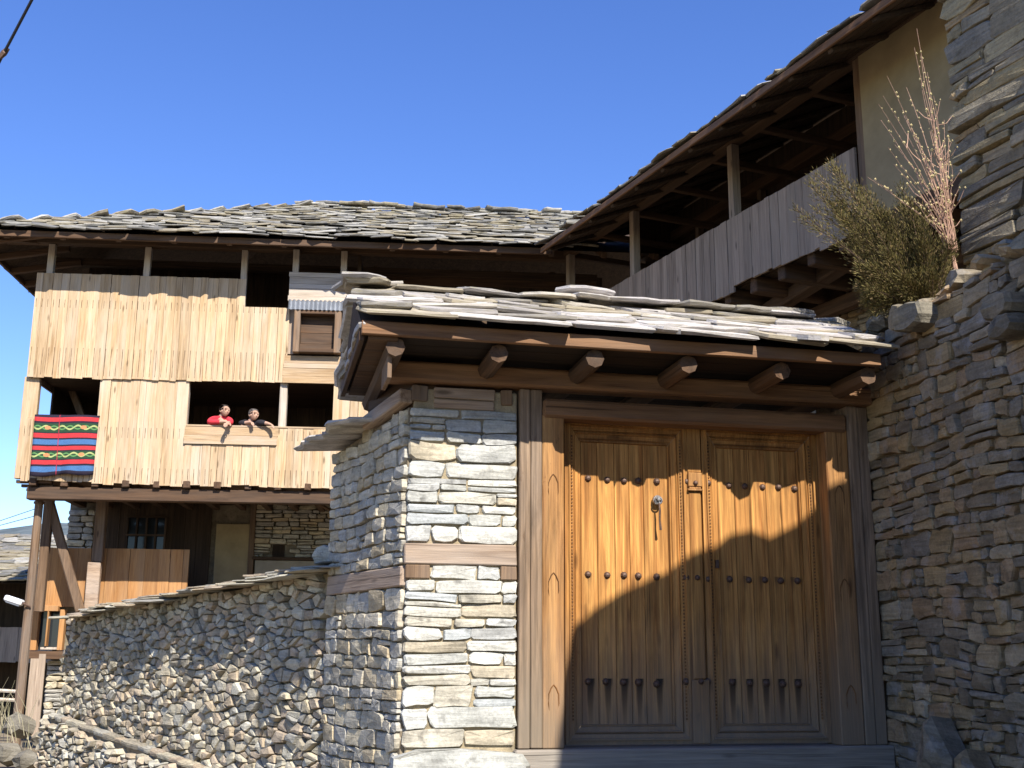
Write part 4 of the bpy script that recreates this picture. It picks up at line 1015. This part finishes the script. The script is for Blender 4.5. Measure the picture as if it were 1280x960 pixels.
zib = W.z(850, 289, YI - .15); mb = MB(); mb.bbox(wx[0] - .5, wx[3], YI - .17, YI - .003, zib - .1, zib + .08, .01, .004); mb.build('inner_beam', M['darkx'], wing)
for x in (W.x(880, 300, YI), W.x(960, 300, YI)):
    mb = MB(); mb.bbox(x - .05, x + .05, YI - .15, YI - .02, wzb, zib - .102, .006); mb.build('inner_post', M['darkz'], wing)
mb = MB(); mb.bbox(wx[0] - .5, wx[3], .17, YI, wzb + .05, wzb + .15, .01); mb.build('floor', M['shadex'], wing)
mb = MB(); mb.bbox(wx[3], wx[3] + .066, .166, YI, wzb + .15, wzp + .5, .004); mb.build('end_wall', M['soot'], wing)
x = wx[0] - .2
while x < wx[3]:
    mb = MB(); mb.bbox(x, x + .1, .201, YI, wzp + .03, wzp + .13, .01, .004); mb.build('tie_beam', M['darky'], wing); x += (wx[1] - wx[0]) / 2
# underside of the jetty
x = wx[0]
while x < WX1:
    mb = MB(); mb.bbox(x, x + .15, .06, 1.9, wzb - .20, wzb + .03, .015, .01) if x < wx[3] - .2 else mb.bbox(x, x + .15, .21, 1.9, wzb - .2, wzb - .02, .015, .01); mb.build('joist', M['darky'], wing); x += .62
mb = MB(); mb.bar((W.x(955, 385, .7), .7, W.z(955, 392, .7)), (W.x(1100, 300, .7), .7, W.z(1100, 300, .7)), .22, .2, .02, .01); mb.build('under_beam', M['darkx'], wing)
mb = MB(); mb.bbox(wx[0], WX1, 1.2, 1.35, wzb - .42, wzb - .222, .015, .006); mb.build('under_beam', M['darkx'], wing)
mb = MB(); mb.bbox(wx[0] - .5, WX1 + .3, .21, 1.9, wzb + .031, wzb + .049, .002); mb.build('floor_boarding', M['soot'], wing)
mb = MB(); mb.bbox(wx[0] - .5, WX1 + .3, 1.6, 2.2, -1.0, wzb - .0, .01); mb.build('ground_floor_wall', M['mortar'], wing)
wm = thing('ground_floor_masonry', None, None); wm.parent = wing; wm.location = (0, 0, 0)
lay_stones(wm, courses(W.x(880, 380, 1.6), W.x(1160, 380, 1.6), wzb - 2.0, wzb - .2, (.09, .18), (.2, .45), rg, .2), M['brown'], rg, 1.58, .1, .006, .03, .03)
# wing roof
wr = thing('wing_roof', 'dark stone slab roof of the side wing seen from below its long eave', 'roof', W)
wzt = wze - .06 + (WRY - WO) * math.tan(wp_)
mb = MB(); mb.add([(we0, WO + .02, wze - .06), (we1, WO + .02, wze - .06), (we1, WRY, wzt), (we0 - 2.0, WRY, wzt), (we1, 2 * WRY - WO, wze - .06), (we0 - 2, 2 * WRY - WO, wze - .06)], [(0, 1, 2, 3), (3, 2, 4, 5)]); mb.build('roof_boarding', M['soot'], wr)
mb = MB(); mb.bbox(we0 - .2, we0 - .1, 1.0, 5.0, wzp, wzt - .1, .01); mb.build('gable_boarding', M['soot'], wr)
x = we0 + .25
while x < we1:
    mb = MB(); mb.bar((x, WO + .05, wze - .10), (x, 1.9, wze - .10 + (1.9 - WO) * math.tan(wp_)), .09, .06, .01, .004); mb.build('rafter', M['soot'], wr); x += .75
mb = MB(); mb.bbox(we0, we1, WO - .01, WO + .03, wze - .09, wze + .012, .008, .004); mb.build('fascia_board', M['gbeam'], wr)
for k in range(5):
    mb = MB(); y = WO + .06 + k * .17; mb.bar((we0 + .02, y + .08, wze - .075 + (y + .08 - WO) * math.tan(wp_)), (we1, y + .08, wze - .075 + (y + .08 - WO) * math.tan(wp_)), .155, .02, .003, 0, up=(0, -math.sin(wp_), math.cos(wp_))); mb.build('eave_board', M['shadex'], wr)
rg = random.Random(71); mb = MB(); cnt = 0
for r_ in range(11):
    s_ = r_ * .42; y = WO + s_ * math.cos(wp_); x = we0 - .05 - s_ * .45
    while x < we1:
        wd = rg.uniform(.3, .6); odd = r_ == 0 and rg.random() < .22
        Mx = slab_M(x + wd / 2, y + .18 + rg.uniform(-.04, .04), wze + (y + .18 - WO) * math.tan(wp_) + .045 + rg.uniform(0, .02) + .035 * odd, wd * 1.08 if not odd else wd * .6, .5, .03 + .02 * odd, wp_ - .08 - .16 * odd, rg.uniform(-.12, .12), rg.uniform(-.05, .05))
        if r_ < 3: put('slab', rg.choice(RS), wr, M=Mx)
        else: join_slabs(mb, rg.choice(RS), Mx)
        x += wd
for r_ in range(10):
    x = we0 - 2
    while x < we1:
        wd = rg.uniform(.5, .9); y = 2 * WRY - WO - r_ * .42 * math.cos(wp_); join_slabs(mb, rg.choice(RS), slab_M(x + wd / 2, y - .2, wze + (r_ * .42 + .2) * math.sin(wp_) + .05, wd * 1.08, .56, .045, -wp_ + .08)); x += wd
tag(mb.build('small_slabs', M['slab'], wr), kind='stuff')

# ================================================================== rug, people, plants, pole, cables, barn
def rug_mat():
    t = NT('striped_wool_rug', .95, .1); X, Y, Z = t.xyz()
    tc = t.n('TexCoord'); uv = t.n('SeparateXYZ'); t.l(tc.outputs['UV'], uv.inputs[0]); U, V = uv.outputs[0], uv.outputs[1]
    red, blk, grn, blu = (.50, .04, .045), (.025, .02, .032), (.025, .06, .032), (.06, .14, .29)
    b = [(0, blk), (.035, red), (.10, blk), (.13, grn), (.285, blk), (.30, red), (.375, blk), (.40, blu), (.485, blk), (.515, red), (.575, blk), (.595, grn), (.73, blk), (.745, red), (.815, blk), (.85, blu), (.93, blk)]
    c = t.ramp(V, b, 'CONSTANT')
    for zc, ph in ((.205, 0.0), (.66, .5)):
        wv = t.math('ADD', zc, t.math('MULTIPLY', t.math('SINE', t.math('ADD', t.math('MULTIPLY', U, 25.0), ph)), .03))
        m = t.math('LESS_THAN', t.math('ABSOLUTE', t.math('SUBTRACT', V, wv)), .014)
        wv2 = t.math('SUBTRACT', zc, t.math('MULTIPLY', t.math('SINE', t.math('ADD', t.math('MULTIPLY', U, 25.0), ph)), .028))
        m2 = t.math('LESS_THAN', t.math('ABSOLUTE', t.math('SUBTRACT', V, wv2)), .010)
        c = t.mix(t.math('MULTIPLY', m, .8), c, (.42, .46, .18)); c = t.mix(t.math('MULTIPLY', m2, .6), c, (.16, .36, .12))
        for uc in (.22, .78):
            du = t.math('SUBTRACT', U, uc + .02 * ph); dv = t.math('MULTIPLY', t.math('SUBTRACT', V, zc), 1.6)
            d = t.math('ADD', t.math('MULTIPLY', du, du), t.math('MULTIPLY', dv, dv))
            c = t.mix(t.math('LESS_THAN', d, .0024), c, (.55, .22, .10))
    c = t.mix(t.math('LESS_THAN', t.math('ABSOLUTE', t.math('SUBTRACT', U, .39)), .006), c, (.3, .03, .05))
    n = t.noise(t.coord((60, 60, 140)), 1.0, 3); c = t.gain(c, t.mrange(n, .3, .7, .75, 1.2)); t.bump(n, .5, .004)
    return t.col(c)
rx0, rx1 = H.x(40, 555, -.03), H.x(121, 555, -.03); rz1 = H.z(80, 523, -.02) + .055; rz0 = H.z(80, 596, -.03)
me = bpy.data.meshes.new('striped_rug'); nxr, nzr = 24, 20; vs = []; fs = []; uvs = []
for k in range(nzr + 5):
    for i in range(nxr + 1):
        u = i / nxr
        if k < 4: y = .13 - .04 * k; z = rz1 + .012; v = 0.0; x = rx0 + (rx1 - rx0) * u
        else:
            v = (k - 4) / nzr; sag = .05 * u * v
            z = rz1 - (rz1 - rz0 - sag) * v - .02 * math.sin(u * 9) * (v > .9) - .012 * math.sin(u * math.pi * 2) * (1 - v); y = -.04 - .028 * math.sin(u * 9 + v) * v - .02 * math.sin(u * 23) * v * v - .03 * v
            x = rx0 + (rx1 - rx0) * u + (.03 * v if u < .5 else -.01 * v)
        vs.append((x, y, z)); uvs.append((u, v))
for k in range(nzr + 4):
    for i in range(nxr):
        a = k * (nxr + 1) + i; fs.append((a + nxr + 1, a + nxr + 2, a + 1, a))
me.from_pydata(vs, [], fs); ul = me.uv_layers.new(name='UVMap')
for lp in me.loops: ul.data[lp.index].uv = uvs[lp.vertex_index]
me.materials.append(rug_mat()); me.polygons.foreach_set('use_smooth', [True] * len(me.polygons))
rug = put('striped_rug', me, None, H.o); rug.rotation_euler = (0, 0, H.a)
sm = rug.modifiers.new('thick', 'SOLIDIFY'); sm.thickness = .012
tag(rug, 'striped rug in red, blue, green and black hung over the balcony parapet', 'rug')

def skin(name, pts, edges, radii, mat, parent, lv=2):
    me = bpy.data.meshes.new(name + '_bones'); me.from_pydata(pts, edges, []); o = bpy.data.objects.new(name + '_tmp', me); COL.objects.link(o)
    md = o.modifiers.new('s', 'SKIN'); md.use_smooth_shade = True
    for i, r_ in enumerate(radii):
        v = me.skin_vertices[0].data[i]; v.radius = r_ if isinstance(r_, tuple) else (r_, r_); v.use_root = i == 0
    ss = o.modifiers.new('u', 'SUBSURF'); ss.levels = lv; ss.render_levels = lv
    dg = bpy.context.evaluated_depsgraph_get(); dg.update()
    m2 = bpy.data.meshes.new_from_object(o.evaluated_get(dg)); m2.name = name
    bpy.data.objects.remove(o); m2.materials.clear(); m2.materials.append(mat)
    m2.polygons.foreach_set('use_smooth', [True] * len(m2.polygons))
    return put(name, m2, parent)
def person(xw, lean, label, top, hair, zrail, sh, head, eL, hL, eR, hR, bun=False):
    "sh: shoulder centre, head: head centre, elbows and hands, all relative to (xw, 0, rail top); faces -y"
    zf = zL0 + .16
    p = thing('person', label, 'person', H, (xw, 0, zf)); dz = zrail - zf
    V = lambda q: (q[0], q[1], q[2] + dz)
    pel = (lean * .4, .52, .86); ch = V((sh[0], sh[1] + .06, sh[2] - .10)); nk = V((sh[0], sh[1], sh[2] + .05)); hd = V(head)
    shL, shR = V((sh[0] - .165, sh[1] + .03, sh[2])), V((sh[0] + .165, sh[1] + .0, sh[2]))
    pts = [pel, ch, nk, tuple(a * .5 + b * .5 for a, b in zip(nk, hd)), shL, V(eL), V(hL), shR, V(eR), V(hR), (lean * .4 - .1, .5, .8), (lean * .4 - .11, .46, .45), (-.1, .52, .06), (-.1, .38, .03), (lean * .4 + .1, .5, .8), (lean * .4 + .11, .44, .45), (.1, .5, .06), (.1, .36, .03)]
    ed = [(0, 1), (1, 2), (2, 3), (1, 4), (4, 5), (5, 6), (1, 7), (7, 8), (8, 9), (0, 10), (10, 11), (11, 12), (12, 13), (0, 14), (14, 15), (15, 16), (16, 17)]
    ra = [(.13, .11), (.145, .115), .058, .05, .065, .046, .030, .065, .046, .030, .085, .058, .042, .035, .085, .058, .042, .035]
    # hands: palm, five fingers bent over the rail
    for hi, el in ((6, 5), (9, 8)):
        a = Vector(pts[hi]); d = (a - Vector(pts[el])).normalized(); dn = (d * .35 + Vector((0, -.35, -.85))).normalized(); sd_ = d.cross(Vector((0, 0, 1))).normalized() if abs(d.z) < .95 else Vector((1, 0, 0))
        k = len(pts); pts.append(tuple(a + d * .05 + dn * .01)); ra.append((.036, .02)); ed.append((hi, k))
        for j, (off, ln) in enumerate(((-.028, .062), (-.010, .074), (.010, .070), (.027, .055))):
            b = a + d * .09 + dn * .03 + sd_ * off; e1 = b + dn * ln * .55; e2 = e1 + (dn + Vector((0, .3, 0))).normalized() * ln * .5
            n0 = len(pts); pts += [tuple(b), tuple(e1), tuple(e2)]; ra += [.0105, .0095, .008]; ed += [(k, n0), (n0, n0 + 1), (n0 + 1, n0 + 2)]
        b = a + d * .05 + sd_ * -.04 + dn * .02; n0 = len(pts); pts += [tuple(b), tuple(b + (dn + d).normalized() * .045)]; ra += [.012, .009]; ed += [(k, n0), (n0, n0 + 1)]
    # head: skull with brow, nose, chin as extra joints so the face is one surface with the body
    f = Vector((.62, -.75, -.05)).normalized(); h = Vector(hd); up = Vector((0, 0, 1)); si = f.cross(up).normalized(); n0 = len(pts)
    pts += [tuple(h - up * .045 - f * .005), tuple(h + up * .03 - f * .012), tuple(h + up * .085 - f * .02), tuple(h + f * .055 - up * .075), tuple(h + f * .088 - up * .012), tuple(h - up * .0 + si * .072 - f * .012), tuple(h + si * -.072 - f * .012)]
    ra += [(.062, .07), (.075, .088), (.045, .055), .030, .010, .014, .014]; ed += [(3, n0), (n0, n0 + 1), (n0 + 1, n0 + 2), (n0, n0 + 3), (n0, n0 + 4), (n0, n0 + 5), (n0, n0 + 6)]
    skin('body', pts, ed, ra, M['skin'], p)
    g = .016
    skin('jacket', [pts[0], pts[1], pts[2], pts[4], pts[5], tuple(Vector(pts[5]).lerp(Vector(pts[6]), .82)), pts[7], pts[8], tuple(Vector(pts[8]).lerp(Vector(pts[9]), .82))], [(0, 1), (1, 2), (1, 3), (3, 4), (4, 5), (1, 6), (6, 7), (7, 8)], [(.14, .12), (.15, .12), .06, .072, .056, .042, .072, .056, .042], top, p)
    skin('trousers', [pts[0], pts[10], pts[11], pts[12], pts[14], pts[15], pts[16]], [(0, 1), (1, 2), (2, 3), (0, 4), (4, 5), (5, 6)], [(.145, .125), .105, .078, .065, .105, .078, .065], M['trous'], p)
    hp = [tuple(h + up * .05 - f * .035), tuple(h + up * .095 - f * .02), tuple(h - f * .075 - up * .02), tuple(h + up * .06 + si * .055 - f * .03), tuple(h + up * .06 - si * .055 - f * .03), tuple(h - f * .06 - up * .085)]
    he = [(0, 1), (0, 2), (0, 3), (0, 4), (2, 5)]
    skin('hair', hp, he, [(.10, .10), (.07, .075), .075, .052, .052, .05], hair, p)
    for sg in (-1, 1):    # eyes and mouth
        q = h + f * .078 + up * .008 + si * .03 * sg; mb = MB(); mb.tube([q - f * .02, q - f * .002], [.009, .006], 6); mb.build('eye', M['hairb'], p)
    q = h + f * .083 - up * .05; mb = MB(); mb.bar(q - si * .022, q + si * .022, .010, .007, .003); mb.build('mouth', M['lips'], p)
    return p
zrl = zR1 + .035
x1 = H.x(277, 525); person(x1, -.12, 'woman in a red jumper leaning her folded arms on the balcony parapet', M['red'], M['hairb'], zrl, (-.02, .05, .11), (.06, -.02, .255), (-.24, .02, .05), (.06, -.07, .05), (.16, .0, .04), (.135, -.13, .015))
x2 = H.x(316, 530); person(x2, -.12, 'grey haired person in dark clothes resting one arm along the balcony parapet', M['black'], M['hairg'], zrl, (-.05, .06, .05), (.02, -.01, .195), (-.25, .1, .04), (-.08, -.02, .055), (.12, -.03, .06), (.27, -.09, .03))

# --- bare sapling and juniper on top of the shaded wall
rg = random.Random(81)
def hit_depth(px, py, Y): d = ray(px, py); return Vector((0, 0, EYE)) + d * (Y / d.y)
base = hit_depth(1194, 330, 7.95)
sap = thing('bare_sapling', 'bare sapling with reddish upright twigs and pale buds on top of the shaded wall', 'tree', None, tuple(base))
mbt = MB(); mbt.tube([(0, 0, -.3), (0, 0, -.05), (-.01, 0, .06)], [.02, .018, .012], 6); mbt.build('trunk', M['bark'], sap)
tips = [(1145, 35), (1150, 70), (1108, 95), (1098, 130), (1128, 140), (1120, 180), (1110, 185), (1166, 120), (1150, 105), (1180, 150), (1135, 150), (1092, 225), (1160, 210), (1142, 165), (1172, 190), (1190, 205), (1085, 222), (1155, 260), (1100, 150), (1186, 170), (1168, 165), (1118, 205), (1104, 120), (1133, 110), (1142, 60), (1160, 90), (1125, 235), (1148, 215), (1176, 235)]
buds = MB(); stems = MB()
for px, py in tips:
    tip = hit_depth(px, py, 7.95 + rg.uniform(-.35, .35)) - base
    side = Vector((tip.x * .15, tip.y * .3, tip.z * .45)); c1 = Vector((rg.uniform(-.06, .03), rg.uniform(-.05, .05), .1))
    pts = []
    for k in range(9):
        t_ = k / 8; q = c1 * ((1 - t_) ** 2) + side * (2 * t_ * (1 - t_)) + tip * t_ * t_
        pts.append(q + Vector((rg.uniform(-.008, .008), rg.uniform(-.01, .01), 0)))
    stems.tube(pts, [.0048 - .0035 * k / 8 for k in range(9)], 4)
    for k in range(3, 9):
        for _ in range(2):
            q = pts[k] + (pts[k - 1] - pts[k]) * rg.random(); b_ = Vector((rg.uniform(-1, 1), rg.uniform(-1, 1), rg.uniform(.2, 1.2))).normalized()
            if rg.random() < .25 and k < 7:
                l = rg.uniform(.06, .2); stems.tube([q, q + b_ * l * .6, q + b_ * l + Vector((0, 0, l * .25))], [.004, .003, .002], 3); q = q + b_ * l + Vector((0, 0, l * .25))
            s_ = rg.uniform(.005, .010); a = q + b_ * .012
            buds.add([a + Vector(v) * s_ for v in ((1, 0, 0), (-1, 0, 0), (0, 1, 0), (0, -1, 0), (0, 0, 1.7), (0, 0, -1.3))], [(0, 2, 4), (2, 1, 4), (1, 3, 4), (3, 0, 4), (2, 0, 5), (1, 2, 5), (3, 1, 5), (0, 3, 5)])
stems.build('twigs', M['bark'], sap); tag(buds.build('buds', M['bud'], sap), kind='stuff')
jb = hit_depth(1165, 385, 8.15)
jun = thing('juniper_bush', 'olive green juniper bush leaning left over the gate roof from the wall top', 'bush', None, tuple(jb))
fol = MB(); br = MB()
targets = [((1010, 225), .30), ((1005, 270), .22), ((1050, 205), .30), ((1040, 240), .4), ((1075, 240), .5), ((1105, 255), .6), ((1130, 240), .45), ((1160, 270), .5), ((1175, 310), .5), ((1070, 290), .55), ((1085, 330), .6), ((1075, 360), .5), ((1110, 300), .8), ((1120, 340), .8), ((1140, 310), .8), ((1090, 375), .55), ((1150, 345), .7), ((1120, 380), .6), ((1100, 275), .7), ((1060, 262), .45), ((1140, 280), .7), ((1040, 262), .3), ((1165, 330), .6), ((1085, 385), .45), ((1145, 370), .7), ((1128, 265), .6), ((1180, 290), .4)]
for (px, py), den in targets:
  for rep in range(3):
    tip = hit_depth(px + rg.uniform(-14, 14), py + rg.uniform(-14, 14), 8.15 + rg.uniform(-.3, .25)) - jb; L_ = tip.length
    mid_ = tip * .5 + Vector((0, 0, -.06 + .18 * rg.random()))
    pts = [Vector((0, 0, -.1)) * (1 - k / 7) ** 2 + mid_ * 2 * (k / 7) * (1 - k / 7) + tip * (k / 7) ** 2 for k in range(8)]
    br.tube(pts, [.010 - .0012 * k for k in range(8)], 4, False)
    for i in range(int(900 * den ** .5)):
        t_ = rg.uniform(.3, 1.0) ** .7 * 7; k = min(6, int(t_)); q = pts[k].lerp(pts[k + 1], t_ - k); ax = (pts[k + 1] - pts[k]).normalized()
        o_ = Vector((rg.gauss(0, 1), rg.gauss(0, 1), rg.gauss(0, 1))).normalized() * rg.uniform(0, .15) * (1.1 - .75 * t_ / 7)
        d = (ax * 1.1 + o_.normalized() * .8 + Vector((0, 0, .2))).normalized(); l = rg.uniform(.018, .042); s_ = d.cross(Vector((rg.uniform(-1, 1), rg.uniform(-1, 1), rg.uniform(-1, 1)))).normalized() * rg.uniform(.0016, .004)
        q = q + o_; fol.add([q - s_ * .6, q + d * l * .5 - s_, q + d * l, q + d * l * .5 + s_], [(0, 1, 2, 3)])
tag(fol.build('foliage', M['juniper'], jun)); br.build('branches', M['junbark'], jun)
mbt = MB(); mbt.tube([(.05, 0, -.35), (.02, 0, -.15), (0, 0, 0)], [.045, .04, .03], 6); mbt.build('trunk', M['junbark'], jun)

# --- pole, lamp, wires
pole = thing('utility_pole', 'tall slim weathered pole standing left of the house below the balcony corner', 'pole', H, (H.x(33, 790, .45), .45, -1.3))
ph = H.z(47, 612, .45) + 1.3
mb = MB(); mb.tube([(0, 0, 0), (.0, 0, ph * .5), (0, 0, ph)], [.085, .078, .07], 9); mb.build('shaft', M['darkz'], pole)
for z_ in (ph - .25, ph - 3.9):
    mb = MB(); mb.tube([(0, 0, z_), (0, 0, z_ + .04)], [.09, .09], 10); mb.build('band', M['iron'], pole)
lx, lz = H.p(37, 757, .3); hx, hz = H.p(7, 747, .3)
lamp = thing('street_lamp', 'white street lamp head on a short arm fixed to the pole', 'lamp', H, (lx, .3, lz))
d = Vector((hx - lx, 0, hz - lz))
mb = MB(); mb.tube([(0, .06, -.02), d * .3 + Vector((0, .0, .0))], [.018, .018], 6); mb.build('arm', M['iron'], lamp)
mb = MB(); mb.bar(d * .28, d * 1.0, .18, .10, .03); mb.build('housing', M['lampw'], lamp)
mb = MB(); mb.bar(d * .38 + Vector((0, 0, -.062)), d * .95 + Vector((0, 0, -.062)), .13, .02, .006); mb.build('glass_cover', M['tin'], lamp)
a, b = hit_depth(-136, 330, 7.0), hit_depth(159, -230, 5.0)
mb = MB(); pts = []
for k in range(15):
    t_ = k / 14; pts.append(a.lerp(b, t_) - Vector((0, 0, .12 * 4 * t_ * (1 - t_))) * .2)
mb.tube(pts, .0085, 6); tag(mb.build('overhead_cable', M['cable']), 'thick black cable crossing the sky in the upper left corner', 'cable')
rd = ray(4, 66).normalized(); q = min((pts[i].lerp(pts[i + 1], k / 20) for i in range(14) for k in range(20)), key=lambda p_: (p_ - Vector((0, 0, EYE))).cross(rd).length); mb = MB(); mb.tube([q - Vector((.02, 0, .03)), q + Vector((.0, 0, .0)), q + Vector((.02, 0, .03))], [.012, .018, .012], 8); tag(mb.build('cable_clamp', M['iron']), 'small dark clamp on the black cable at the left edge', 'clamp')
for i, (p0, p1, lab) in enumerate(((((-300, 705), (46, 636)), 0, 'upper of two thin wires running left from the pole top'), (((-300, 690), (46, 645)), 0, 'lower of two thin wires running left from the pole top'))):
    A = hit_depth(*p0[0], 26); B_ = H.w(H.x(46, 620, .45), .45, H.z(46, p0[1][1], .45))
    mb = MB(); mb.tube([A.lerp(B_, k / 8) - Vector((0, 0, .25 * (1 - (2 * k / 8 - 1) ** 2))) for k in range(9)], .006, 4); tag(mb.build('wire', M['cable']), lab, 'wire')

# --- barn beyond, far left
BF = Frame(*at_depth(20, 29.0), 3.0)
barn = thing('stone_roofed_barn', 'old open barn with a stone slab roof and grey planks beyond the pole', 'barn', BF)
bz = BF.z(20, 731); bx1 = BF.x(95, 740); bx0 = bx1 - 11; brz = BF.z(20, 671, 4.5) - .05
bp = math.atan2(brz - bz, 5.2); rg = random.Random(91)
mb = MB(); mb.add([(bx0, -.7, bz), (bx1, -.7, bz), (bx1, 4.5, brz), (bx0, 4.5, brz), (bx1, 9.7, bz), (bx0, 9.7, bz)], [(0, 1, 2, 3), (3, 2, 4, 5)]); mb.build('roof_bed', M['soot'], barn)
rs = MB()
for r_ in range(15):
    y = -.7 + r_ * .36; x = bx0
    while x < bx1:
        wd = rg.uniform(.4, .75); Mx = slab_M(x + wd / 2, y + .16, bz + (y + .86) * math.tan(bp) + .06 + rg.uniform(0, .03), wd * 1.06, .55, .05, bp - .09 + rg.uniform(-.04, .04), rg.uniform(-.12, .12), rg.uniform(-.05, .05))
        if x + wd > bx1 - 3.6: put('slab', rg.choice(RS), barn, M=Mx)
        else: join_slabs(rs, rg.choice(RS), Mx)
        x += wd
tag(rs.build('small_slabs', M['slab'], barn), kind='stuff')
vboards(barn, BF, bx1 - 4.6, bx1 - .4, BF.z(20, 784), BF.z(20, 826), M['greyb'], rg, 0, (.14, .24), rag=.05)
mb = MB(); mb.bbox(bx0, bx1 - .3, 2.2, 2.4, -1.5, bz + .8, .01); mb.build('rear_wall', M['soot'], barn)
mb = MB(); mb.bbox(bx0, bx1 - .3, .05, 2.2, BF.z(20, 824), BF.z(20, 824) + .12, .01); mb.build('loft_floor', M['shadex'], barn)
for dx in (.45, 2.4, 4.4):
    mb = MB(); mb.bbox(bx1 - dx - .1, bx1 - dx + .1, .04, .24, -1.6, bz + .25, .01); mb.build('post', M['darkz'], barn)
FF = Frame(*at_depth(20, 22.5), 3.0)
fence = thing('pole_fence', 'rough fence of two grey rails in front of the dark barn opening', 'fence', FF)
for py in (863, 874):
    mb = MB(); z = FF.z(10, py); mb.tube([(-3, 0, z + .05), (0, .02, z), (FF.x(24, py), 0, z - .02)], .035, 6); mb.build('rail', M['postp'], fence)
for px in (-60, 26):
    mb = MB(); x = FF.x(px, 870); mb.tube([(x, .06, -1.2), (x, .06, FF.z(10, 850))], [.05, .045], 6); mb.build('post', M['darkz'], fence)
PF = Frame(*at_depth(45, 20.6), 4.6)
pf = thing('plank_fence', 'short screen of grey upright planks between the pole and the lower house wall', 'fence', PF)
vboards(pf, PF, PF.x(36, 850), PF.x(55, 850), PF.z(45, 826), PF.z(45, 905), M['greyb'], rg, 0, (.09, .16), rag=.3, ragtop=.12, name='plank')
for i, (px, py, Y, s_, lab) in enumerate(((8, 940, 17, .22, 'grey boulder lowest in the left corner of the heap below the pole'), (34, 950, 16.5, .2, 'brown boulder just right of the pole foot'), (54, 925, 18, .2, 'dark rock leaning against the lower wall of the house'), (20, 905, 18.5, .24, 'broad flat rock topmost in the heap left of the pole'))):
    q = hit_depth(px, py, Y); mb = MB(); pl = [(math.cos(k * math.pi / 4) * s_ * rg.uniform(.75, 1.15), math.sin(k * math.pi / 4) * s_ * .7 * rg.uniform(.75, 1.15)) for k in range(8)]
    stone_mesh(mb, pl, -s_ * .3, s_ * 1.2, rg, .1, .6); o = mb.build('boulder', M['rock']); o.location = q; o.rotation_euler = (-.35, rg.uniform(-.2, .2), rg.uniform(-.5, .5))
    tag(o, lab, 'boulder')
mb = MB()
for i in range(45):
    q = hit_depth(rg.uniform(-30, 40), rg.uniform(900, 950), rg.uniform(17.5, 20)); l = rg.uniform(.3, .8); a = rg.uniform(-.6, .6)
    mb.tube([q, q + Vector((a * l * .4, 0, l * .6)), q + Vector((a * l, 0, l))], [.006, .004, .002], 3)
tag(tag(mb.build('dry_brush', M['drygrass']), 'dry leafless brush tangled in front of the barn at the far left', 'brush'), kind='stuff')

# --- the neighbour's house behind the viewer, right: its roof shades the gate
NB = Frame(0.044, 8.0, GA)
nbh = thing('neighbour_house', 'tall stone house across the lane whose roof shades the double gate', 'house', NB)
rn, rz_ = S.dot(G.u) / -S.dot(G.v), S.z / -S.dot(G.v)     # how far the sun's ray moves right and up per metre out from the gate
def cast(px, py, y, n=5.0):
    x, z = G.p(px, py, y); return (x + rn * (n + y), z + rz_ * (n + y))
prof = [cast(*q) for q in ((711, 800, DY + .03), (716, 785, DY + .03), (742, 762, DY + .03), (780, 737, DY + .03), (815, 722, DY + .03), (850, 707, DY + .03), (885, 692, DY + .03), (912, 668, DY + .03), (940, 662, DY + .03), (962, 671, DY + .03), (1000, 652, DY + .03), (1029, 633, DY), (1062, 598, -.012), (1084, 572, -.02))]
prof += [(prof[-1][0] + 1.4, prof[-1][1] + .55)]
bl = prof[0][0]
mb = MB(); mb.prism([(bl, -1.6), (7.0, -1.6), (7.0, 6.0)] + [(x, z - .14) for x, z in prof[::-1]], -9.5, -5.02); mb.build('wall', M['mortar'], nbh)
mb = MB(); mb.prism([(7.3, 6.3)] + [(x, z) for x, z in prof[::-1]] + [(x + .02, z - .13) for x, z in prof] + [(7.2, 6.18)], -9.7, -5.0); mb.build('roof', M['slab'], nbh)
mb = MB(); rg = random.Random(101); wp = mkwarp(.05, 1.0, 4.0)
for c in courses(0, 4.48, -1.5, prof[0][1] - .16, (.08, .2), (.18, .5), rg, .35): stone_mesh(mb, cell_poly(*c, rg, .004, wp), 0, .12, rg, .0119)
o = tag(mb.build('masonry', M['brown'], nbh), kind='stuff'); o.rotation_euler = (0, 0, R(-90)); o.location = (bl - .03, -5.02, 0)
mb = MB(); mb.bbox(2.6, 3.5, -5.05, -4.99, 2.0, 3.2, .01); mb.build('shutter', M['darkz'], nbh)
mb = MB(); mb.bbox(2.5, 3.4, -5.05, -4.99, -.9, 1.1, .01); mb.build('door', M['darkz'], nbh)
